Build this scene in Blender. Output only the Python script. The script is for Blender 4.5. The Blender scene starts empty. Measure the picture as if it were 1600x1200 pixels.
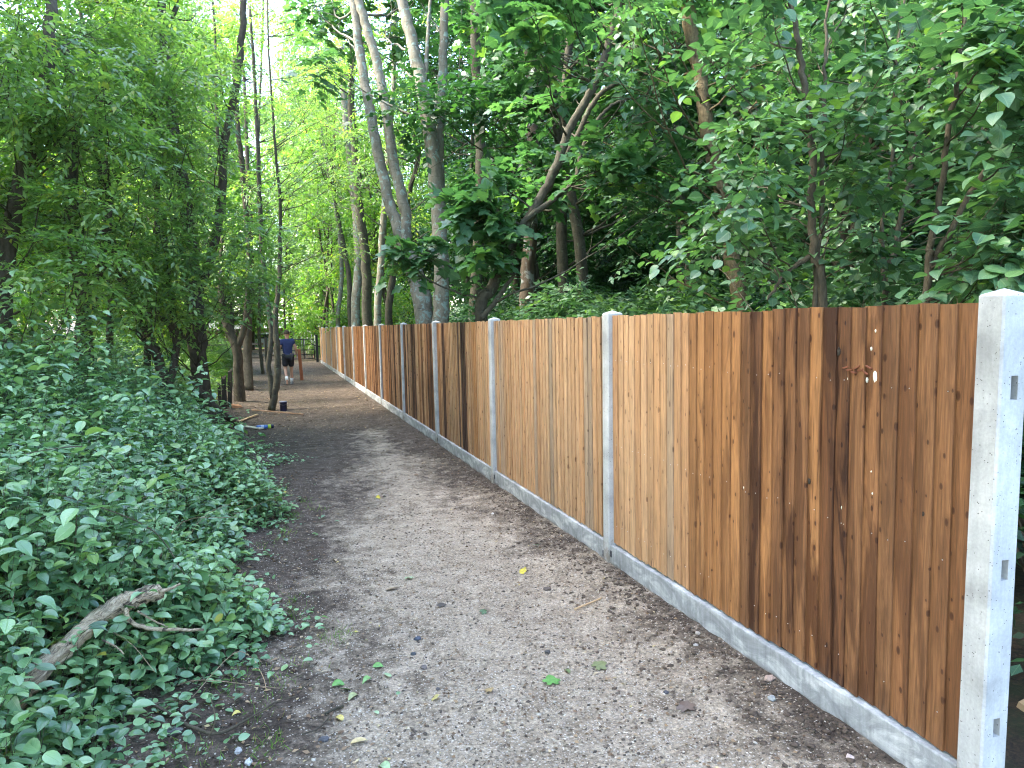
import bpy, bmesh, math, random
import numpy as np
from mathutils import Vector, Matrix

sc = bpy.context.scene
C = sc.collection
# ------------------------------------------------------------------ camera
F, YAW, PITCH, ROLL, EYE = 1180.5, math.radians(17.428), math.radians(5.379), math.radians(-1.168), 1.749
G = -0.01525                                   # the lane falls gently away from the camera
fwd = np.array([math.sin(YAW)*math.cos(PITCH), math.cos(YAW)*math.cos(PITCH), -math.sin(PITCH)])
rt0 = np.array([math.cos(YAW), -math.sin(YAW), 0.0]); up0 = np.cross(rt0, fwd)
rt = rt0*math.cos(ROLL)+up0*math.sin(ROLL); up = -rt0*math.sin(ROLL)+up0*math.cos(ROLL)
cam_d = bpy.data.cameras.new('camera'); cam = bpy.data.objects.new('camera', cam_d); C.objects.link(cam)
cam_d.sensor_width = 36; cam_d.lens = F/1600*36; cam_d.clip_start = 0.05; cam_d.clip_end = 1500
cam.matrix_world = Matrix(((rt[0], up[0], -fwd[0], 0), (rt[1], up[1], -fwd[1], 0), (rt[2], up[2], -fwd[2], EYE), (0, 0, 0, 1)))
sc.camera = cam
# ------------------------------------------------------------------ light
SUN_EL, SUN_AZ = math.radians(50), math.radians(-80)      # azimuth from +Y towards +X
world = bpy.data.worlds.new('World'); sc.world = world; world.use_nodes = True
wn = world.node_tree; bg = wn.nodes['Background']
sky = wn.nodes.new('ShaderNodeTexSky'); sky.sky_type = 'NISHITA'; sky.sun_disc = False
sky.sun_elevation = SUN_EL; sky.sun_rotation = SUN_AZ; sky.air_density = 1.0; sky.dust_density = 2.0; sky.ozone_density = 1.0
wn.links.new(sky.outputs[0], bg.inputs[0]); bg.inputs[1].default_value = 0.15
sun_d = bpy.data.lights.new('sun', 'SUN'); sun = bpy.data.objects.new('sun', sun_d); C.objects.link(sun)
sun_d.energy = 1.5; sun_d.angle = math.radians(14); sun_d.color = (1, .93, .8)
sdir = Vector((math.sin(SUN_AZ)*math.cos(SUN_EL), math.cos(SUN_AZ)*math.cos(SUN_EL), math.sin(SUN_EL)))
sun.rotation_euler = sdir.to_track_quat('Z', 'Y').to_euler()
sc.view_settings.view_transform = 'Standard'; sc.view_settings.look = 'None'
sc.view_settings.exposure = 3.84; sc.view_settings.gamma = 1; sc.view_settings.use_curve_mapping = False
sc.render.engine = 'CYCLES'
sc.cycles.use_denoising = True; sc.cycles.pixel_filter_type = 'BLACKMAN_HARRIS'; sc.cycles.filter_width = 1.1
sc.cycles.max_bounces = 7; sc.cycles.diffuse_bounces = 4; sc.cycles.transmission_bounces = 4; sc.cycles.glossy_bounces = 2

# ------------------------------------------------------------------ helpers
def gz(y): return G*min(max(y, -10), 60)
def W(px, py, Z):                              # photo pixel + depth -> place
    d = fwd+(px-800)/F*rt-(py-600)/F*up
    return np.array([0, 0, EYE])+Z*d
def GP(px, py, dz=0):                          # photo pixel -> place on the lane
    d = fwd+(px-800)/F*rt-(py-600)/F*up
    t = (EYE-dz)/(G*d[1]-d[2]); return np.array([0, 0, EYE])+t*d
def tag(o, label=None, cat=None, group=None, kind=None):
    if label: o['label'] = label
    if cat: o['category'] = cat
    if group: o['group'] = group
    if kind: o['kind'] = kind
    return o
def empty(name, loc, rz=0):
    o = bpy.data.objects.new(name, None); C.objects.link(o); o.location = loc; o.rotation_euler = (0, 0, rz)
    o.empty_display_size = .1
    return o
def link(name, me, mat=None, parent=None):
    o = bpy.data.objects.new(name, me); C.objects.link(o)
    if mat is not None and not me.materials:
        for m in (mat if isinstance(mat, (list, tuple)) else [mat]): me.materials.append(m)
    if parent is not None: o.parent = parent
    return o
def fastmesh(name, V, Fc, rnd=None, uv=None, smooth=False, matidx=None):
    """V (n,3), Fc (m,k) constant face size; rnd per vertex, uv per vertex"""
    V = np.asarray(V, np.float32); Fc = np.asarray(Fc, np.int32); k = Fc.shape[1]
    me = bpy.data.meshes.new(name)
    me.vertices.add(len(V)); me.vertices.foreach_set('co', V.ravel())
    me.loops.add(Fc.size); me.loops.foreach_set('vertex_index', Fc.ravel())
    me.polygons.add(len(Fc)); me.polygons.foreach_set('loop_start', np.arange(0, Fc.size, k, dtype=np.int32))
    if matidx is not None: me.polygons.foreach_set('material_index', np.asarray(matidx, np.int32))
    if smooth: me.polygons.foreach_set('use_smooth', np.ones(len(Fc), bool))
    if rnd is not None:
        a = me.attributes.new('rnd', 'FLOAT', 'POINT'); a.data.foreach_set('value', np.asarray(rnd, np.float32))
    if uv is not None:
        u = me.uv_layers.new(name='UVMap'); u.data.foreach_set('uv', np.asarray(uv, np.float32)[Fc.ravel()].ravel())
    me.update(calc_edges=True); me.validate()
    return me
def norm(v):
    v = np.asarray(v, float); return v/np.maximum(np.linalg.norm(v, axis=-1, keepdims=True), 1e-9)
class Tubes:
    """collects tapered tubes along polylines; quads"""
    def __init__(s): s.V = []; s.F = []; s.n = 0
    def add(s, pts, rad, sides=6, seed=0, rough=0.0, close=True):
        pts = np.asarray(pts, float); m = len(pts)
        rad = np.interp(np.linspace(0, 1, m), np.linspace(0, 1, len(rad)), rad) if np.ndim(rad) else np.full(m, rad)
        t = np.gradient(pts, axis=0); t = norm(t)
        ref = np.array([0.0, 0, 1.0]) if abs(t[0][2]) < .8 else np.array([1.0, 0, 0])
        a = norm(np.cross(ref, t[0])); rows = []
        rs = np.random.RandomState(seed)
        prof = 1+rough*rs.uniform(-1, 1, sides)
        for i in range(m):
            a = norm(a-np.dot(a, t[i])*t[i]); b = np.cross(t[i], a)
            ang = np.arange(sides)*2*math.pi/sides
            rr = rad[i]*prof*(1+rough*.5*rs.uniform(-1, 1, sides))
            rows.append(pts[i]+np.outer(np.cos(ang)*rr, a)+np.outer(np.sin(ang)*rr, b))
        s.V.append(np.concatenate(rows))
        i0 = s.n
        for i in range(m-1):
            for k in range(sides):
                k2 = (k+1) % sides
                s.F.append((i0+i*sides+k, i0+i*sides+k2, i0+(i+1)*sides+k2, i0+(i+1)*sides+k))
        s.n += m*sides
        if close:
            for r, cpt in ((0, pts[0]), (m-1, pts[-1])):
                s.V.append(cpt[None]); c = s.n; s.n += 1
                for k in range(0, sides, 1):
                    k2 = (k+1) % sides
                    q = (i0+r*sides+k, i0+r*sides+k2)
                    s.F.append((q[1], q[0], c, c) if r == 0 else (q[0], q[1], c, c))
    def mesh(s, name, smooth=True):
        me = bpy.data.meshes.new(name)
        me.from_pydata(np.concatenate(s.V).tolist(), [], [f if f[2] != f[3] else f[:3] for f in s.F])
        if smooth:
            me.polygons.foreach_set('use_smooth', np.ones(len(me.polygons), bool))
        me.update(); return me
def smooth_path(pts, n=8, wob=0, seed=0):
    """Catmull-Rom through the points"""
    pts = np.asarray(pts, float); P = np.vstack([2*pts[0]-pts[1], pts, 2*pts[-1]-pts[-2]]); out = []
    for i in range(1, len(P)-2):
        for t in np.linspace(0, 1, n, endpoint=False):
            out.append(.5*((2*P[i])+(-P[i-1]+P[i+1])*t+(2*P[i-1]-5*P[i]+4*P[i+1]-P[i+2])*t*t+(-P[i-1]+3*P[i]-3*P[i+1]+P[i+2])*t**3))
    out.append(pts[-1]); out = np.array(out)
    if wob:
        rs = np.random.RandomState(seed); w = rs.normal(0, wob, (len(out), 3)); w[0] = 0; w[-1] = 0; out += w
    return out
def bm_obj(name, fn, mat=None, parent=None, smooth=False):
    bm = bmesh.new(); fn(bm); me = bpy.data.meshes.new(name); bm.normal_update(); bm.to_mesh(me); bm.free()
    if smooth:
        me.polygons.foreach_set('use_smooth', np.ones(len(me.polygons), bool))
    return link(name, me, mat, parent)
def box(bm, lo, hi, bev=0):
    r = bmesh.ops.create_cube(bm, size=1); vs = r['verts']
    for v in vs:
        v.co = Vector([(lo[i]+hi[i])/2+v.co[i]*(hi[i]-lo[i]) for i in range(3)])
    if bev:
        es = list({e for v in vs for e in v.link_edges})
        bmesh.ops.bevel(bm, geom=es, offset=bev, segments=2, affect='EDGES', profile=.6)
def vnoise(x, y, seed=0):
    x = np.asarray(x, float); y = np.asarray(y, float)
    xi = np.floor(x).astype(np.int64); yi = np.floor(y).astype(np.int64); fx = x-xi; fy = y-yi
    fx = fx*fx*(3-2*fx); fy = fy*fy*(3-2*fy)
    def h(a, b):
        n = (a*374761393+b*668265263+seed*974711) & 0x7fffffff
        n = ((n ^ (n >> 13))*1274126177) & 0x7fffffff
        return ((n ^ (n >> 16)) & 0xffff)/65535.0
    return (h(xi, yi)*(1-fx)+h(xi+1, yi)*fx)*(1-fy)+(h(xi, yi+1)*(1-fx)+h(xi+1, yi+1)*fx)*fy
def fbm(x, y, o=4, seed=0):
    s = 0; a = .5
    for i in range(o): s = s+a*(vnoise(x*2**i, y*2**i, seed+i)-.5)*2; a *= .5
    return s

# ------------------------------------------------------------------ materials
class NT:
    def __init__(s, name):
        s.m = bpy.data.materials.new(name); s.m.use_nodes = True; s.t = s.m.node_tree
        s.b = s.t.nodes['Principled BSDF']; s.out = s.t.nodes['Material Output']
    def n(s, ty, **k):
        x = s.t.nodes.new(ty)
        for a, v in k.items():
            if a.startswith('i_'): x.inputs[a[2:].replace('_', ' ')].default_value = v
            else: setattr(x, a, v)
        return x
    def l(s, a, b): s.t.links.new(a, b)
    def ramp(s, fac, stops):
        r = s.n('ShaderNodeValToRGB'); el = r.color_ramp.elements
        while len(el) > 1: el.remove(el[-1])
        for i, (p, c) in enumerate(stops):
            e = el[0] if i == 0 else el.new(p)
            e.position = p; e.color = (*c, 1) if len(c) == 3 else c
        s.l(fac, r.inputs[0]); return r
    def noise(s, vec, scale, detail=4, rough=.6, dist=0):
        x = s.n('ShaderNodeTexNoise'); x.inputs['Scale'].default_value = scale; x.inputs['Detail'].default_value = detail
        x.inputs['Roughness'].default_value = rough; x.inputs['Distortion'].default_value = dist
        if vec is not None: s.l(vec, x.inputs['Vector'])
        return x
    def mix(s, fac, a, b, mode='MIX'):
        x = s.n('ShaderNodeMix', data_type='RGBA', blend_type=mode)
        for sock, v in ((x.inputs[0], fac), (x.inputs[6], a), (x.inputs[7], b)):
            if hasattr(v, 'is_linked'): s.l(v, sock)
            else: sock.default_value = v if not isinstance(v, tuple) or len(v) == 4 else (*v, 1)
        return x.outputs[2]
    def math(s, op, a, b=0, clamp=False):
        x = s.n('ShaderNodeMath', operation=op, use_clamp=clamp)
        for sock, v in ((x.inputs[0], a), (x.inputs[1], b)):
            if hasattr(v, 'is_linked'): s.l(v, sock)
            else: sock.default_value = v
        return x.outputs[0]
    def coord(s, kind='Object', scale=None, offset=None):
        c = s.n('ShaderNodeTexCoord').outputs[kind]
        if scale or offset is not None:
            m = s.n('ShaderNodeMapping'); s.l(c, m.inputs[0])
            if scale: m.inputs['Scale'].default_value = scale
            if offset is not None: s.l(offset, m.inputs['Location'])
            return m.outputs[0]
        return c
    def bump(s, h, strength=.5, dist=.01):
        b = s.n('ShaderNodeBump'); b.inputs['Strength'].default_value = strength; b.inputs['Distance'].default_value = dist
        s.l(h, b.inputs['Height']); s.l(b.outputs[0], s.b.inputs['Normal']); return b
def flat(name, c, rough=.6, metal=0, var=.15, nscale=20, bump=.1, spec=.5):
    m = NT(name); v = m.coord(); n = m.noise(v, nscale, 5)
    m.l(m.ramp(n.outputs[0], [(.25, tuple(x*(1-var) for x in c)), (.75, tuple(min(1, x*(1+var)) for x in c))]).outputs[0], m.b.inputs['Base Color'])
    m.b.inputs['Roughness'].default_value = rough; m.b.inputs['Metallic'].default_value = metal
    m.b.inputs['Specular IOR Level'].default_value = spec
    if bump: m.bump(n.outputs[0], bump, .01)
    return m.m
def leaf_mat(name, stops, trans=.35, rough=.42, tboost=(1.3, 1.5, .72), spec=.5, vein=.35):
    m = NT(name)
    a = m.n('ShaderNodeAttribute', attribute_name='rnd')
    col = m.ramp(a.outputs['Fac'], stops).outputs[0]
    uv = m.n('ShaderNodeTexCoord').outputs['UV']
    sp = m.n('ShaderNodeSeparateXYZ'); m.l(uv, sp.inputs[0])
    ax = m.math('ABSOLUTE', sp.outputs[0])
    mid = m.math('SUBTRACT', 1, m.math('MULTIPLY', ax, 22), True)
    # side veins run forward at an angle
    sv = m.math('SINE', m.math('MULTIPLY', m.math('SUBTRACT', sp.outputs[1], m.math('MULTIPLY', ax, .9)), 44))
    sv = m.math('MULTIPLY', m.math('POWER', m.math('MAXIMUM', sv, 0), 8), .55)
    vn = m.math('MULTIPLY', m.math('MAXIMUM', mid, sv), vein)
    blot = m.noise(m.coord('Object'), 9, 3)
    col = m.mix(.5, col, m.ramp(blot.outputs[0], [(.3, (.75, .8, .8)), (.7, (1.25, 1.2, 1.0))]).outputs[0], 'MULTIPLY')
    col2 = m.mix(vn, col, m.mix(.5, col, (.32, .42, .2, 1)))
    m.l(col2, m.b.inputs['Base Color']); m.b.inputs['Roughness'].default_value = rough
    m.b.inputs['Specular IOR Level'].default_value = spec
    bp = m.bump(m.math('SUBTRACT', 0, m.math('MAXIMUM', mid, sv)), .35, .004)
    tr = m.n('ShaderNodeBsdfTranslucent')
    m.l(m.mix(1, col2, (*tboost, 1), 'MULTIPLY'), tr.inputs[0])
    mx = m.n('ShaderNodeMixShader'); mx.inputs[0].default_value = trans
    m.l(m.b.outputs[0], mx.inputs[1]); m.l(tr.outputs[0], mx.inputs[2]); m.l(mx.outputs[0], m.out.inputs[0])
    return m.m
def bark_mat(name, c1, c2, lichen=None, lich_amt=.5, scale=6, stretch=.35, bump=.6):
    m = NT(name); v = m.coord('Object', (1, 1, stretch))
    n1 = m.noise(v, scale*4, 8, .7, .4); n2 = m.noise(m.coord(), scale*.5, 4)
    col = m.ramp(n1.outputs[0], [(.3, c1), (.7, c2)]).outputs[0]
    col = m.mix(.6, col, m.ramp(n2.outputs[0], [(.3, (.6, .6, .6)), (.7, (1.3, 1.3, 1.25))]).outputs[0], 'MULTIPLY')
    if lichen:
        n3 = m.noise(m.coord(), scale*1.6, 6, .65, .6)
        f = m.ramp(n3.outputs[0], [(lich_amt, (0, 0, 0)), (lich_amt+.06, (1, 1, 1))]).outputs[0]
        col = m.mix(f, col, lichen)
        # horizontal bark creases
        n4 = m.noise(m.coord('Object', (1, 1, 7)), scale, 3)
        col = m.mix(m.ramp(n4.outputs[0], [(.62, (0, 0, 0)), (.68, (.6, .6, .6))]).outputs[0], col, tuple(x*.4 for x in c1))
    m.l(col, m.b.inputs['Base Color']); m.b.inputs['Roughness'].default_value = .85
    m.b.inputs['Specular IOR Level'].default_value = .25
    m.bump(n1.outputs[0], bump, .03)
    return m.m

M = {}
M['elder'] = leaf_mat('elder_leaf', [(0, (.07, .15, .052)), (.5, (.165, .28, .085)), (.85, (.25, .37, .085)), (1, (.33, .36, .08))], trans=.5, rough=.33, spec=1.0)
M['syc'] = leaf_mat('sycamore_leaf', [(0, (.035, .10, .045)), (.55, (.065, .16, .07)), (.9, (.10, .21, .07)), (1, (.17, .28, .06))], trans=.45, rough=.38, spec=.7)
M['hazel'] = leaf_mat('hazel_leaf', [(0, (.035, .095, .05)), (.5, (.065, .15, .075)), (.85, (.095, .20, .075)), (1, (.16, .28, .06))], trans=.33, vein=.5, rough=.42, spec=.6)
M['under'] = leaf_mat('undergrowth_leaf', [(0, (.035, .10, .05)), (.5, (.155, .30, .135)), (.9, (.26, .43, .19)), (.985, (.17, .28, .06)), (1, (.35, .33, .05))], trans=.25, rough=.32, spec=1.0, vein=.5)
M['dark'] = leaf_mat('shade_tone_leaf', [(0, (.016, .052, .022)), (.6, (.028, .085, .032)), (.92, (.05, .13, .035)), (1, (.10, .19, .04))], trans=.35, vein=0)  # shaded copy of the woodland leaf, the wood's gloom is in its colour
M['bright'] = leaf_mat('sunlit_tone_leaf', [(0, (.07, .16, .03)), (.5, (.12, .24, .04)), (.85, (.21, .32, .045)), (1, (.40, .35, .06))], trans=.55, vein=0)  # lit copy of the woodland leaf, background sun glow put into its colour
M['bark_grey'] = bark_mat('smooth_grey_bark', (.115, .105, .08), (.235, .215, .168), (.22, .29, .25), .54, 5)
M['bark_dark'] = bark_mat('dark_bark', (.036, .030, .021), (.095, .080, .058), None, scale=7)
M['bark_brown'] = bark_mat('brown_bark', (.038, .034, .024), (.095, .086, .06), (.10, .12, .075), .58, 7)
M['twig'] = bark_mat('twig_bark', (.05, .042, .028), (.12, .10, .07), None, scale=14)
M['dead'] = bark_mat('dead_wood', (.20, .14, .085), (.42, .33, .22), (.16, .13, .09), .56, 5, .18, .9)
M['wet_wood'] = bark_mat('old_stake_wood', (.022, .018, .014), (.055, .045, .035), None, scale=6)
M['tan_wood'] = flat('fresh_cut_wood', (.45, .30, .16), .7, nscale=8)
M['orange_wood'] = flat('split_orange_wood', (.36, .17, .08), .7, nscale=12)
M['post_wood'] = flat('red_brown_timber', (.22, .065, .025), .7, nscale=8)

# concrete
m = NT('grey_concrete'); v = m.coord()
big = m.noise(v, 3.2, 6, .62, .5); streak = m.noise(m.coord('Object', (12, 12, 1.2)), 3, 4)
fine = m.noise(v, 90, 3)
vo = m.n('ShaderNodeTexVoronoi'); vo.inputs['Scale'].default_value = 75; m.l(v, vo.inputs['Vector'])
pn = m.noise(v, 26, 2)
pit = m.math('MULTIPLY', m.math('LESS_THAN', vo.outputs['Distance'], .17), m.math('GREATER_THAN', pn.outputs[0], .53))
col = m.ramp(big.outputs[0], [(.3, (.25, .255, .25)), (.5, (.385, .39, .385)), (.70, (.53, .53, .52))]).outputs[0]
col = m.mix(.5, col, m.ramp(streak.outputs[0], [(.3, (.8, .8, .8)), (.7, (1.15, 1.15, 1.15))]).outputs[0], 'MULTIPLY')
col = m.mix(.35, col, m.ramp(fine.outputs[0], [(.3, (.75, .75, .75)), (.7, (1.2, 1.2, 1.2))]).outputs[0], 'MULTIPLY')
sz_ = m.n('ShaderNodeSeparateXYZ'); m.l(v, sz_.inputs[0])
spl = m.ramp(m.math('ADD', sz_.outputs[2], m.math('MULTIPLY', m.math('SUBTRACT', pn.outputs[0], .5), .5)), [(.02, (.8, .8, .8)), (.16, (0, 0, 0))]).outputs[0]
col = m.mix(spl, col, (.17, .14, .11))
col = m.mix(pit, col, (.13, .125, .12))
m.l(col, m.b.inputs['Base Color']); m.b.inputs['Roughness'].default_value = .8
m.bump(m.math('SUBTRACT', fine.outputs[0], m.math('MULTIPLY', pit, 2)), .35, .004)
M['concrete'] = m.m

# gravel board concrete: mottled, soil-stained low edge
m = NT('mottled_gravel_board_concrete'); v = m.coord()
big = m.noise(m.coord('Object', (1, 1, 2.2)), 5, 7, .66, .8); str2 = m.noise(m.coord('Object', (6, 9, 1)), 4, 5, .6)
fine = m.noise(v, 110, 3)
col = m.ramp(big.outputs[0], [(.3, (.17, .18, .185)), (.5, (.28, .29, .295)), (.66, (.47, .475, .475))]).outputs[0]
col = m.mix(.7, col, m.ramp(str2.outputs[0], [(.3, (.72, .72, .72)), (.68, (1.25, 1.25, 1.25))]).outputs[0], 'MULTIPLY')
sx = m.n('ShaderNodeSeparateXYZ'); m.l(v, sx.inputs[0])
edge = m.math('ADD', sx.outputs[2], m.math('MULTIPLY', m.math('SUBTRACT', big.outputs[0], .5), .12))
low = m.ramp(edge, [(.0, (.75, .75, .75)), (.03, (0, 0, 0))]).outputs[0]
col = m.mix(low, col, (.12, .10, .08))
m.l(col, m.b.inputs['Base Color']); m.b.inputs['Roughness'].default_value = .85
m.bump(m.math('ADD', fine.outputs[0], m.math('MULTIPLY', big.outputs[0], 2)), .4, .004)
M['gravelboard'] = m.m

# feather-edge boards: colour comes from the board (object colour), stain amount from its alpha
m = NT('treated_fence_board'); oi = m.n('ShaderNodeObjectInfo')
cr = m.n('ShaderNodeCombineXYZ'); m.l(m.math('MULTIPLY', oi.outputs['Random'], 37), cr.inputs[0])
m.l(m.math('MULTIPLY', oi.outputs['Random'], 91), cr.inputs[1]); m.l(m.math('MULTIPLY', oi.outputs['Random'], 53), cr.inputs[2])
v = m.coord('Object', (1, 1, .055), cr.outputs[0])
v2 = m.coord('Object', (1, 1, .5), cr.outputs[0])
warp = m.noise(v2, 5, 2)
g1 = m.noise(v, 60, 5, .6, 1.4); g2 = m.noise(v, 210, 4, .6, .3); st = m.noise(m.coord('Object', (1, 1, .16), cr.outputs[0]), 9, 5, .6, .7)
vo = m.n('ShaderNodeTexVoronoi', voronoi_dimensions='2D'); vo.inputs['Scale'].default_value = 8.0; vo.inputs['Randomness'].default_value = 1
kx = m.n('ShaderNodeSeparateXYZ'); m.l(m.coord('Object', (1.5, 1.5, .95), cr.outputs[0]), kx.inputs[0])
kc = m.n('ShaderNodeCombineXYZ'); m.l(kx.outputs[1], kc.inputs[0]); m.l(m.math('ADD', kx.outputs[2], m.math('MULTIPLY', m.math('SUBTRACT', warp.outputs[0], .5), .02)), kc.inputs[1]); m.l(kc.outputs[0], vo.inputs['Vector'])
vcol = m.n('ShaderNodeSeparateColor'); m.l(vo.outputs['Color'], vcol.inputs[0])
krad = m.math('MULTIPLY', m.math('GREATER_THAN', vcol.outputs[0], .42), m.math('ADD', m.math('MULTIPLY', m.math('POWER', vcol.outputs[1], 2.3), .13), .055))
kd = m.math('DIVIDE', vo.outputs['Distance'], m.math('MAXIMUM', krad, .001))
knot = m.ramp(kd, [(.55, (1, 1, 1)), (1, (0, 0, 0))]).outputs[0]
halo = m.math('MULTIPLY', m.math('SUBTRACT', 1, m.math('MULTIPLY', kd, .38), True), .75)
ring = m.math('MULTIPLY', m.math('POWER', m.math('ABSOLUTE', m.math('SINE', m.math('MULTIPLY', kd, 6))), 2), halo)
base = oi.outputs['Color']
col = m.mix(.75, base, m.ramp(g1.outputs[0], [(.3, (.42, .38, .35)), (.48, (.92, .92, .92)), (.68, (1.4, 1.36, 1.3))]).outputs[0], 'MULTIPLY')
col = m.mix(.6, col, m.ramp(g2.outputs[0], [(.3, (.7, .68, .66)), (.7, (1.2, 1.2, 1.2))]).outputs[0], 'MULTIPLY')
stf = m.math('MULTIPLY', m.ramp(st.outputs[0], [(.45, (0, 0, 0)), (.57, (1, 1, 1))]).outputs[0], oi.outputs['Alpha'])
col = m.mix(stf, col, m.mix(1, base, (.22, .16, .13, 1), 'MULTIPLY'))
kd_amt = m.math('ADD', m.math('MULTIPLY', oi.outputs['Alpha'], .4), .6, True)
col = m.mix(m.math('MULTIPLY', ring, .45), col, m.mix(1, base, (.45, .35, .3, 1), 'MULTIPLY'))
col = m.mix(m.math('MULTIPLY', m.math('MULTIPLY', halo, .4), oi.outputs['Alpha']), col, m.mix(1, base, (.4, .3, .25, 1), 'MULTIPLY'))
col = m.mix(m.math('MULTIPLY', knot, kd_amt), col, m.mix(1, base, (.16, .10, .08, 1), 'MULTIPLY'))
m.l(col, m.b.inputs['Base Color']); m.b.inputs['Roughness'].default_value = .62; m.b.inputs['Specular IOR Level'].default_value = .35
m.bump(m.math('ADD', m.math('ADD', g2.outputs[0], m.math('MULTIPLY', g1.outputs[0], 1.5)), m.math('MULTIPLY', knot, -.8)), .5, .003)
M['board'] = m.m

# lane soil
m = NT('trodden_lane_soil'); v = m.coord()
sx = m.n('ShaderNodeSeparateXYZ'); m.l(v, sx.inputs[0]); X, Y = sx.outputs[0], sx.outputs[1]
n0 = m.noise(v, .9, 5, .6); n1 = m.noise(v, 7, 7, .68, .3); n2 = m.noise(v, 55, 5, .7); n3 = m.noise(v, 190, 3, .7)
# how much pale chip surfacing lies on the soil: a band along the middle, thinning out ahead
cx = m.math('ADD', .98, m.math('MULTIPLY', Y, .045))
band = m.math('SUBTRACT', 1.38, m.math('MULTIPLY', m.math('ABSOLUTE', m.math('SUBTRACT', X, cx)), 1.12))
far = m.math('MULTIPLY', m.math('SUBTRACT', Y, 5.2), .15)
far = m.math('MAXIMUM', far, 0)
pale = m.math('ADD', m.math('SUBTRACT', band, far), m.math('MULTIPLY', m.math('SUBTRACT', n0.outputs[0], .5), 2.2))
pale = m.math('ADD', pale, m.math('MULTIPLY', m.math('SUBTRACT', n1.outputs[0], .5), 1.6))
pale = m.ramp(pale, [(.05, (0, 0, 0)), (.75, (1, 1, 1))]).outputs[0]
soil = m.ramp(n1.outputs[0], [(.3, (.042, .031, .024)), (.5, (.085, .064, .048)), (.7, (.15, .118, .092))]).outputs[0]
sand = m.ramp(n1.outputs[0], [(.3, (.225, .175, .122)), (.5, (.34, .275, .20)), (.7, (.445, .37, .28))]).outputs[0]
col = m.mix(pale, soil, sand)
col = m.mix(.8, col, m.ramp(n2.outputs[0], [(.32, (.34, .32, .30)), (.5, (.95, .95, .95)), (.66, (1.7, 1.66, 1.6))]).outputs[0], 'MULTIPLY')
vo = m.n('ShaderNodeTexVoronoi'); vo.inputs['Scale'].default_value = 85; m.l(v, vo.inputs['Vector'])
vc = m.n('ShaderNodeSeparateColor'); m.l(vo.outputs['Color'], vc.inputs[0])
chip = m.math('MULTIPLY', m.math('LESS_THAN', vo.outputs['Distance'], .36), m.math('GREATER_THAN', vc.outputs[0], m.math('SUBTRACT', .86, m.math('MULTIPLY', pale, .36))))
col = m.mix(m.math('MULTIPLY', chip, .75), col, m.ramp(vc.outputs[1], [(0, (.40, .33, .26)), (1, (.70, .64, .56))]).outputs[0])
col = m.mix(.6, col, m.ramp(n3.outputs[0], [(.3, (.6, .6, .6)), (.7, (1.35, 1.35, 1.35))]).outputs[0], 'MULTIPLY')
m.l(col, m.b.inputs['Base Color']); m.b.inputs['Roughness'].default_value = .9; m.b.inputs['Specular IOR Level'].default_value = .2
h = m.math('ADD', m.math('ADD', m.math('MULTIPLY', n1.outputs[0], 1.6), n2.outputs[0]), m.math('ADD', m.math('MULTIPLY', n3.outputs[0], .4), m.math('MULTIPLY', chip, .35)))
m.bump(h, .8, .02)
M['soil'] = m.m
m = NT('woodland_floor'); v = m.coord()
n1 = m.noise(v, 3, 8, .7); n2 = m.noise(v, 28, 6, .75, .6)
col = m.ramp(n2.outputs[0], [(.32, (.018, .013, .009)), (.5, (.055, .038, .024)), (.62, (.10, .065, .035)), (.75, (.20, .13, .07))]).outputs[0]
col = m.mix(m.ramp(n1.outputs[0], [(.45, (0, 0, 0)), (.6, (.7, .7, .7))]).outputs[0], col, (.03, .055, .02))
m.l(col, m.b.inputs['Base Color']); m.b.inputs['Roughness'].default_value = .95; m.bump(n2.outputs[0], .9, .04)
M['floor'] = m.m

# ------------------------------------------------------------------ ground
FX = 2.23                                      # path-side face of the fence posts
Y0 = 1.908                                     # nearest post
def lane_h(x, y):
    h = G*np.minimum(y, 60)
    amp = .012+.012*np.clip((np.abs(x-1.1)-.7), 0, 1)
    h = h+amp*fbm(x*1.7, y*1.7, 3, 3)+.013*fbm(x*9, y*9, 4, 9)*(.45+.8*vnoise(x*1.3, y*1.1, 5))*(1+.9*np.clip((y-6)/4, 0, 1))+.006*np.maximum(fbm(x*30, y*30, 2, 21), 0)
    h = h+.05*np.clip((x-1.7), 0, .5)-.015          # heaped soil against the gravel boards
    left = np.clip((-x-.15), 0, 9); h = h+.10*left*(1+.3*fbm(x, y, 2, 30))*np.exp(-left*.12)
    return h
xs = np.concatenate([np.arange(-7, -1, .12), np.arange(-1, 2.32, .02)])
ys = [0.0]
while ys[-1] < 62: ys.append(ys[-1]+max(.02, .0042*ys[-1]))
ys = np.array(ys); X_, Y_ = np.meshgrid(xs, ys); H_ = lane_h(X_, Y_)
nx, ny = len(xs), len(ys)
idx = np.arange(nx*ny).reshape(ny, nx)
Q = np.stack([idx[:-1, :-1], idx[:-1, 1:], idx[1:, 1:], idx[1:, :-1]], -1).reshape(-1, 4)
o = link('path', fastmesh('path', np.stack([X_, Y_, H_], -1).reshape(-1, 3), Q, smooth=True), M['soil']); tag(o, kind='structure')
gx = np.concatenate([[-700, -300, -120], np.arange(-60, 61, 2.5), [120, 300, 700]]); gy = np.concatenate([[-200, -60, -20], np.arange(-10, 101, 2.5), [150, 300, 800]])
X_, Y_ = np.meshgrid(gx, gy); H_ = G*np.clip(Y_, -10, 60)-.10+.10*fbm(X_*.2, Y_*.2, 3, 77)*np.clip((np.abs(X_)-3)/3, 0, 1)
idx = np.arange(len(gx)*len(gy)).reshape(len(gy), len(gx))
Q = np.stack([idx[:-1, :-1], idx[:-1, 1:], idx[1:, 1:], idx[1:, :-1]], -1).reshape(-1, 4)
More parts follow.
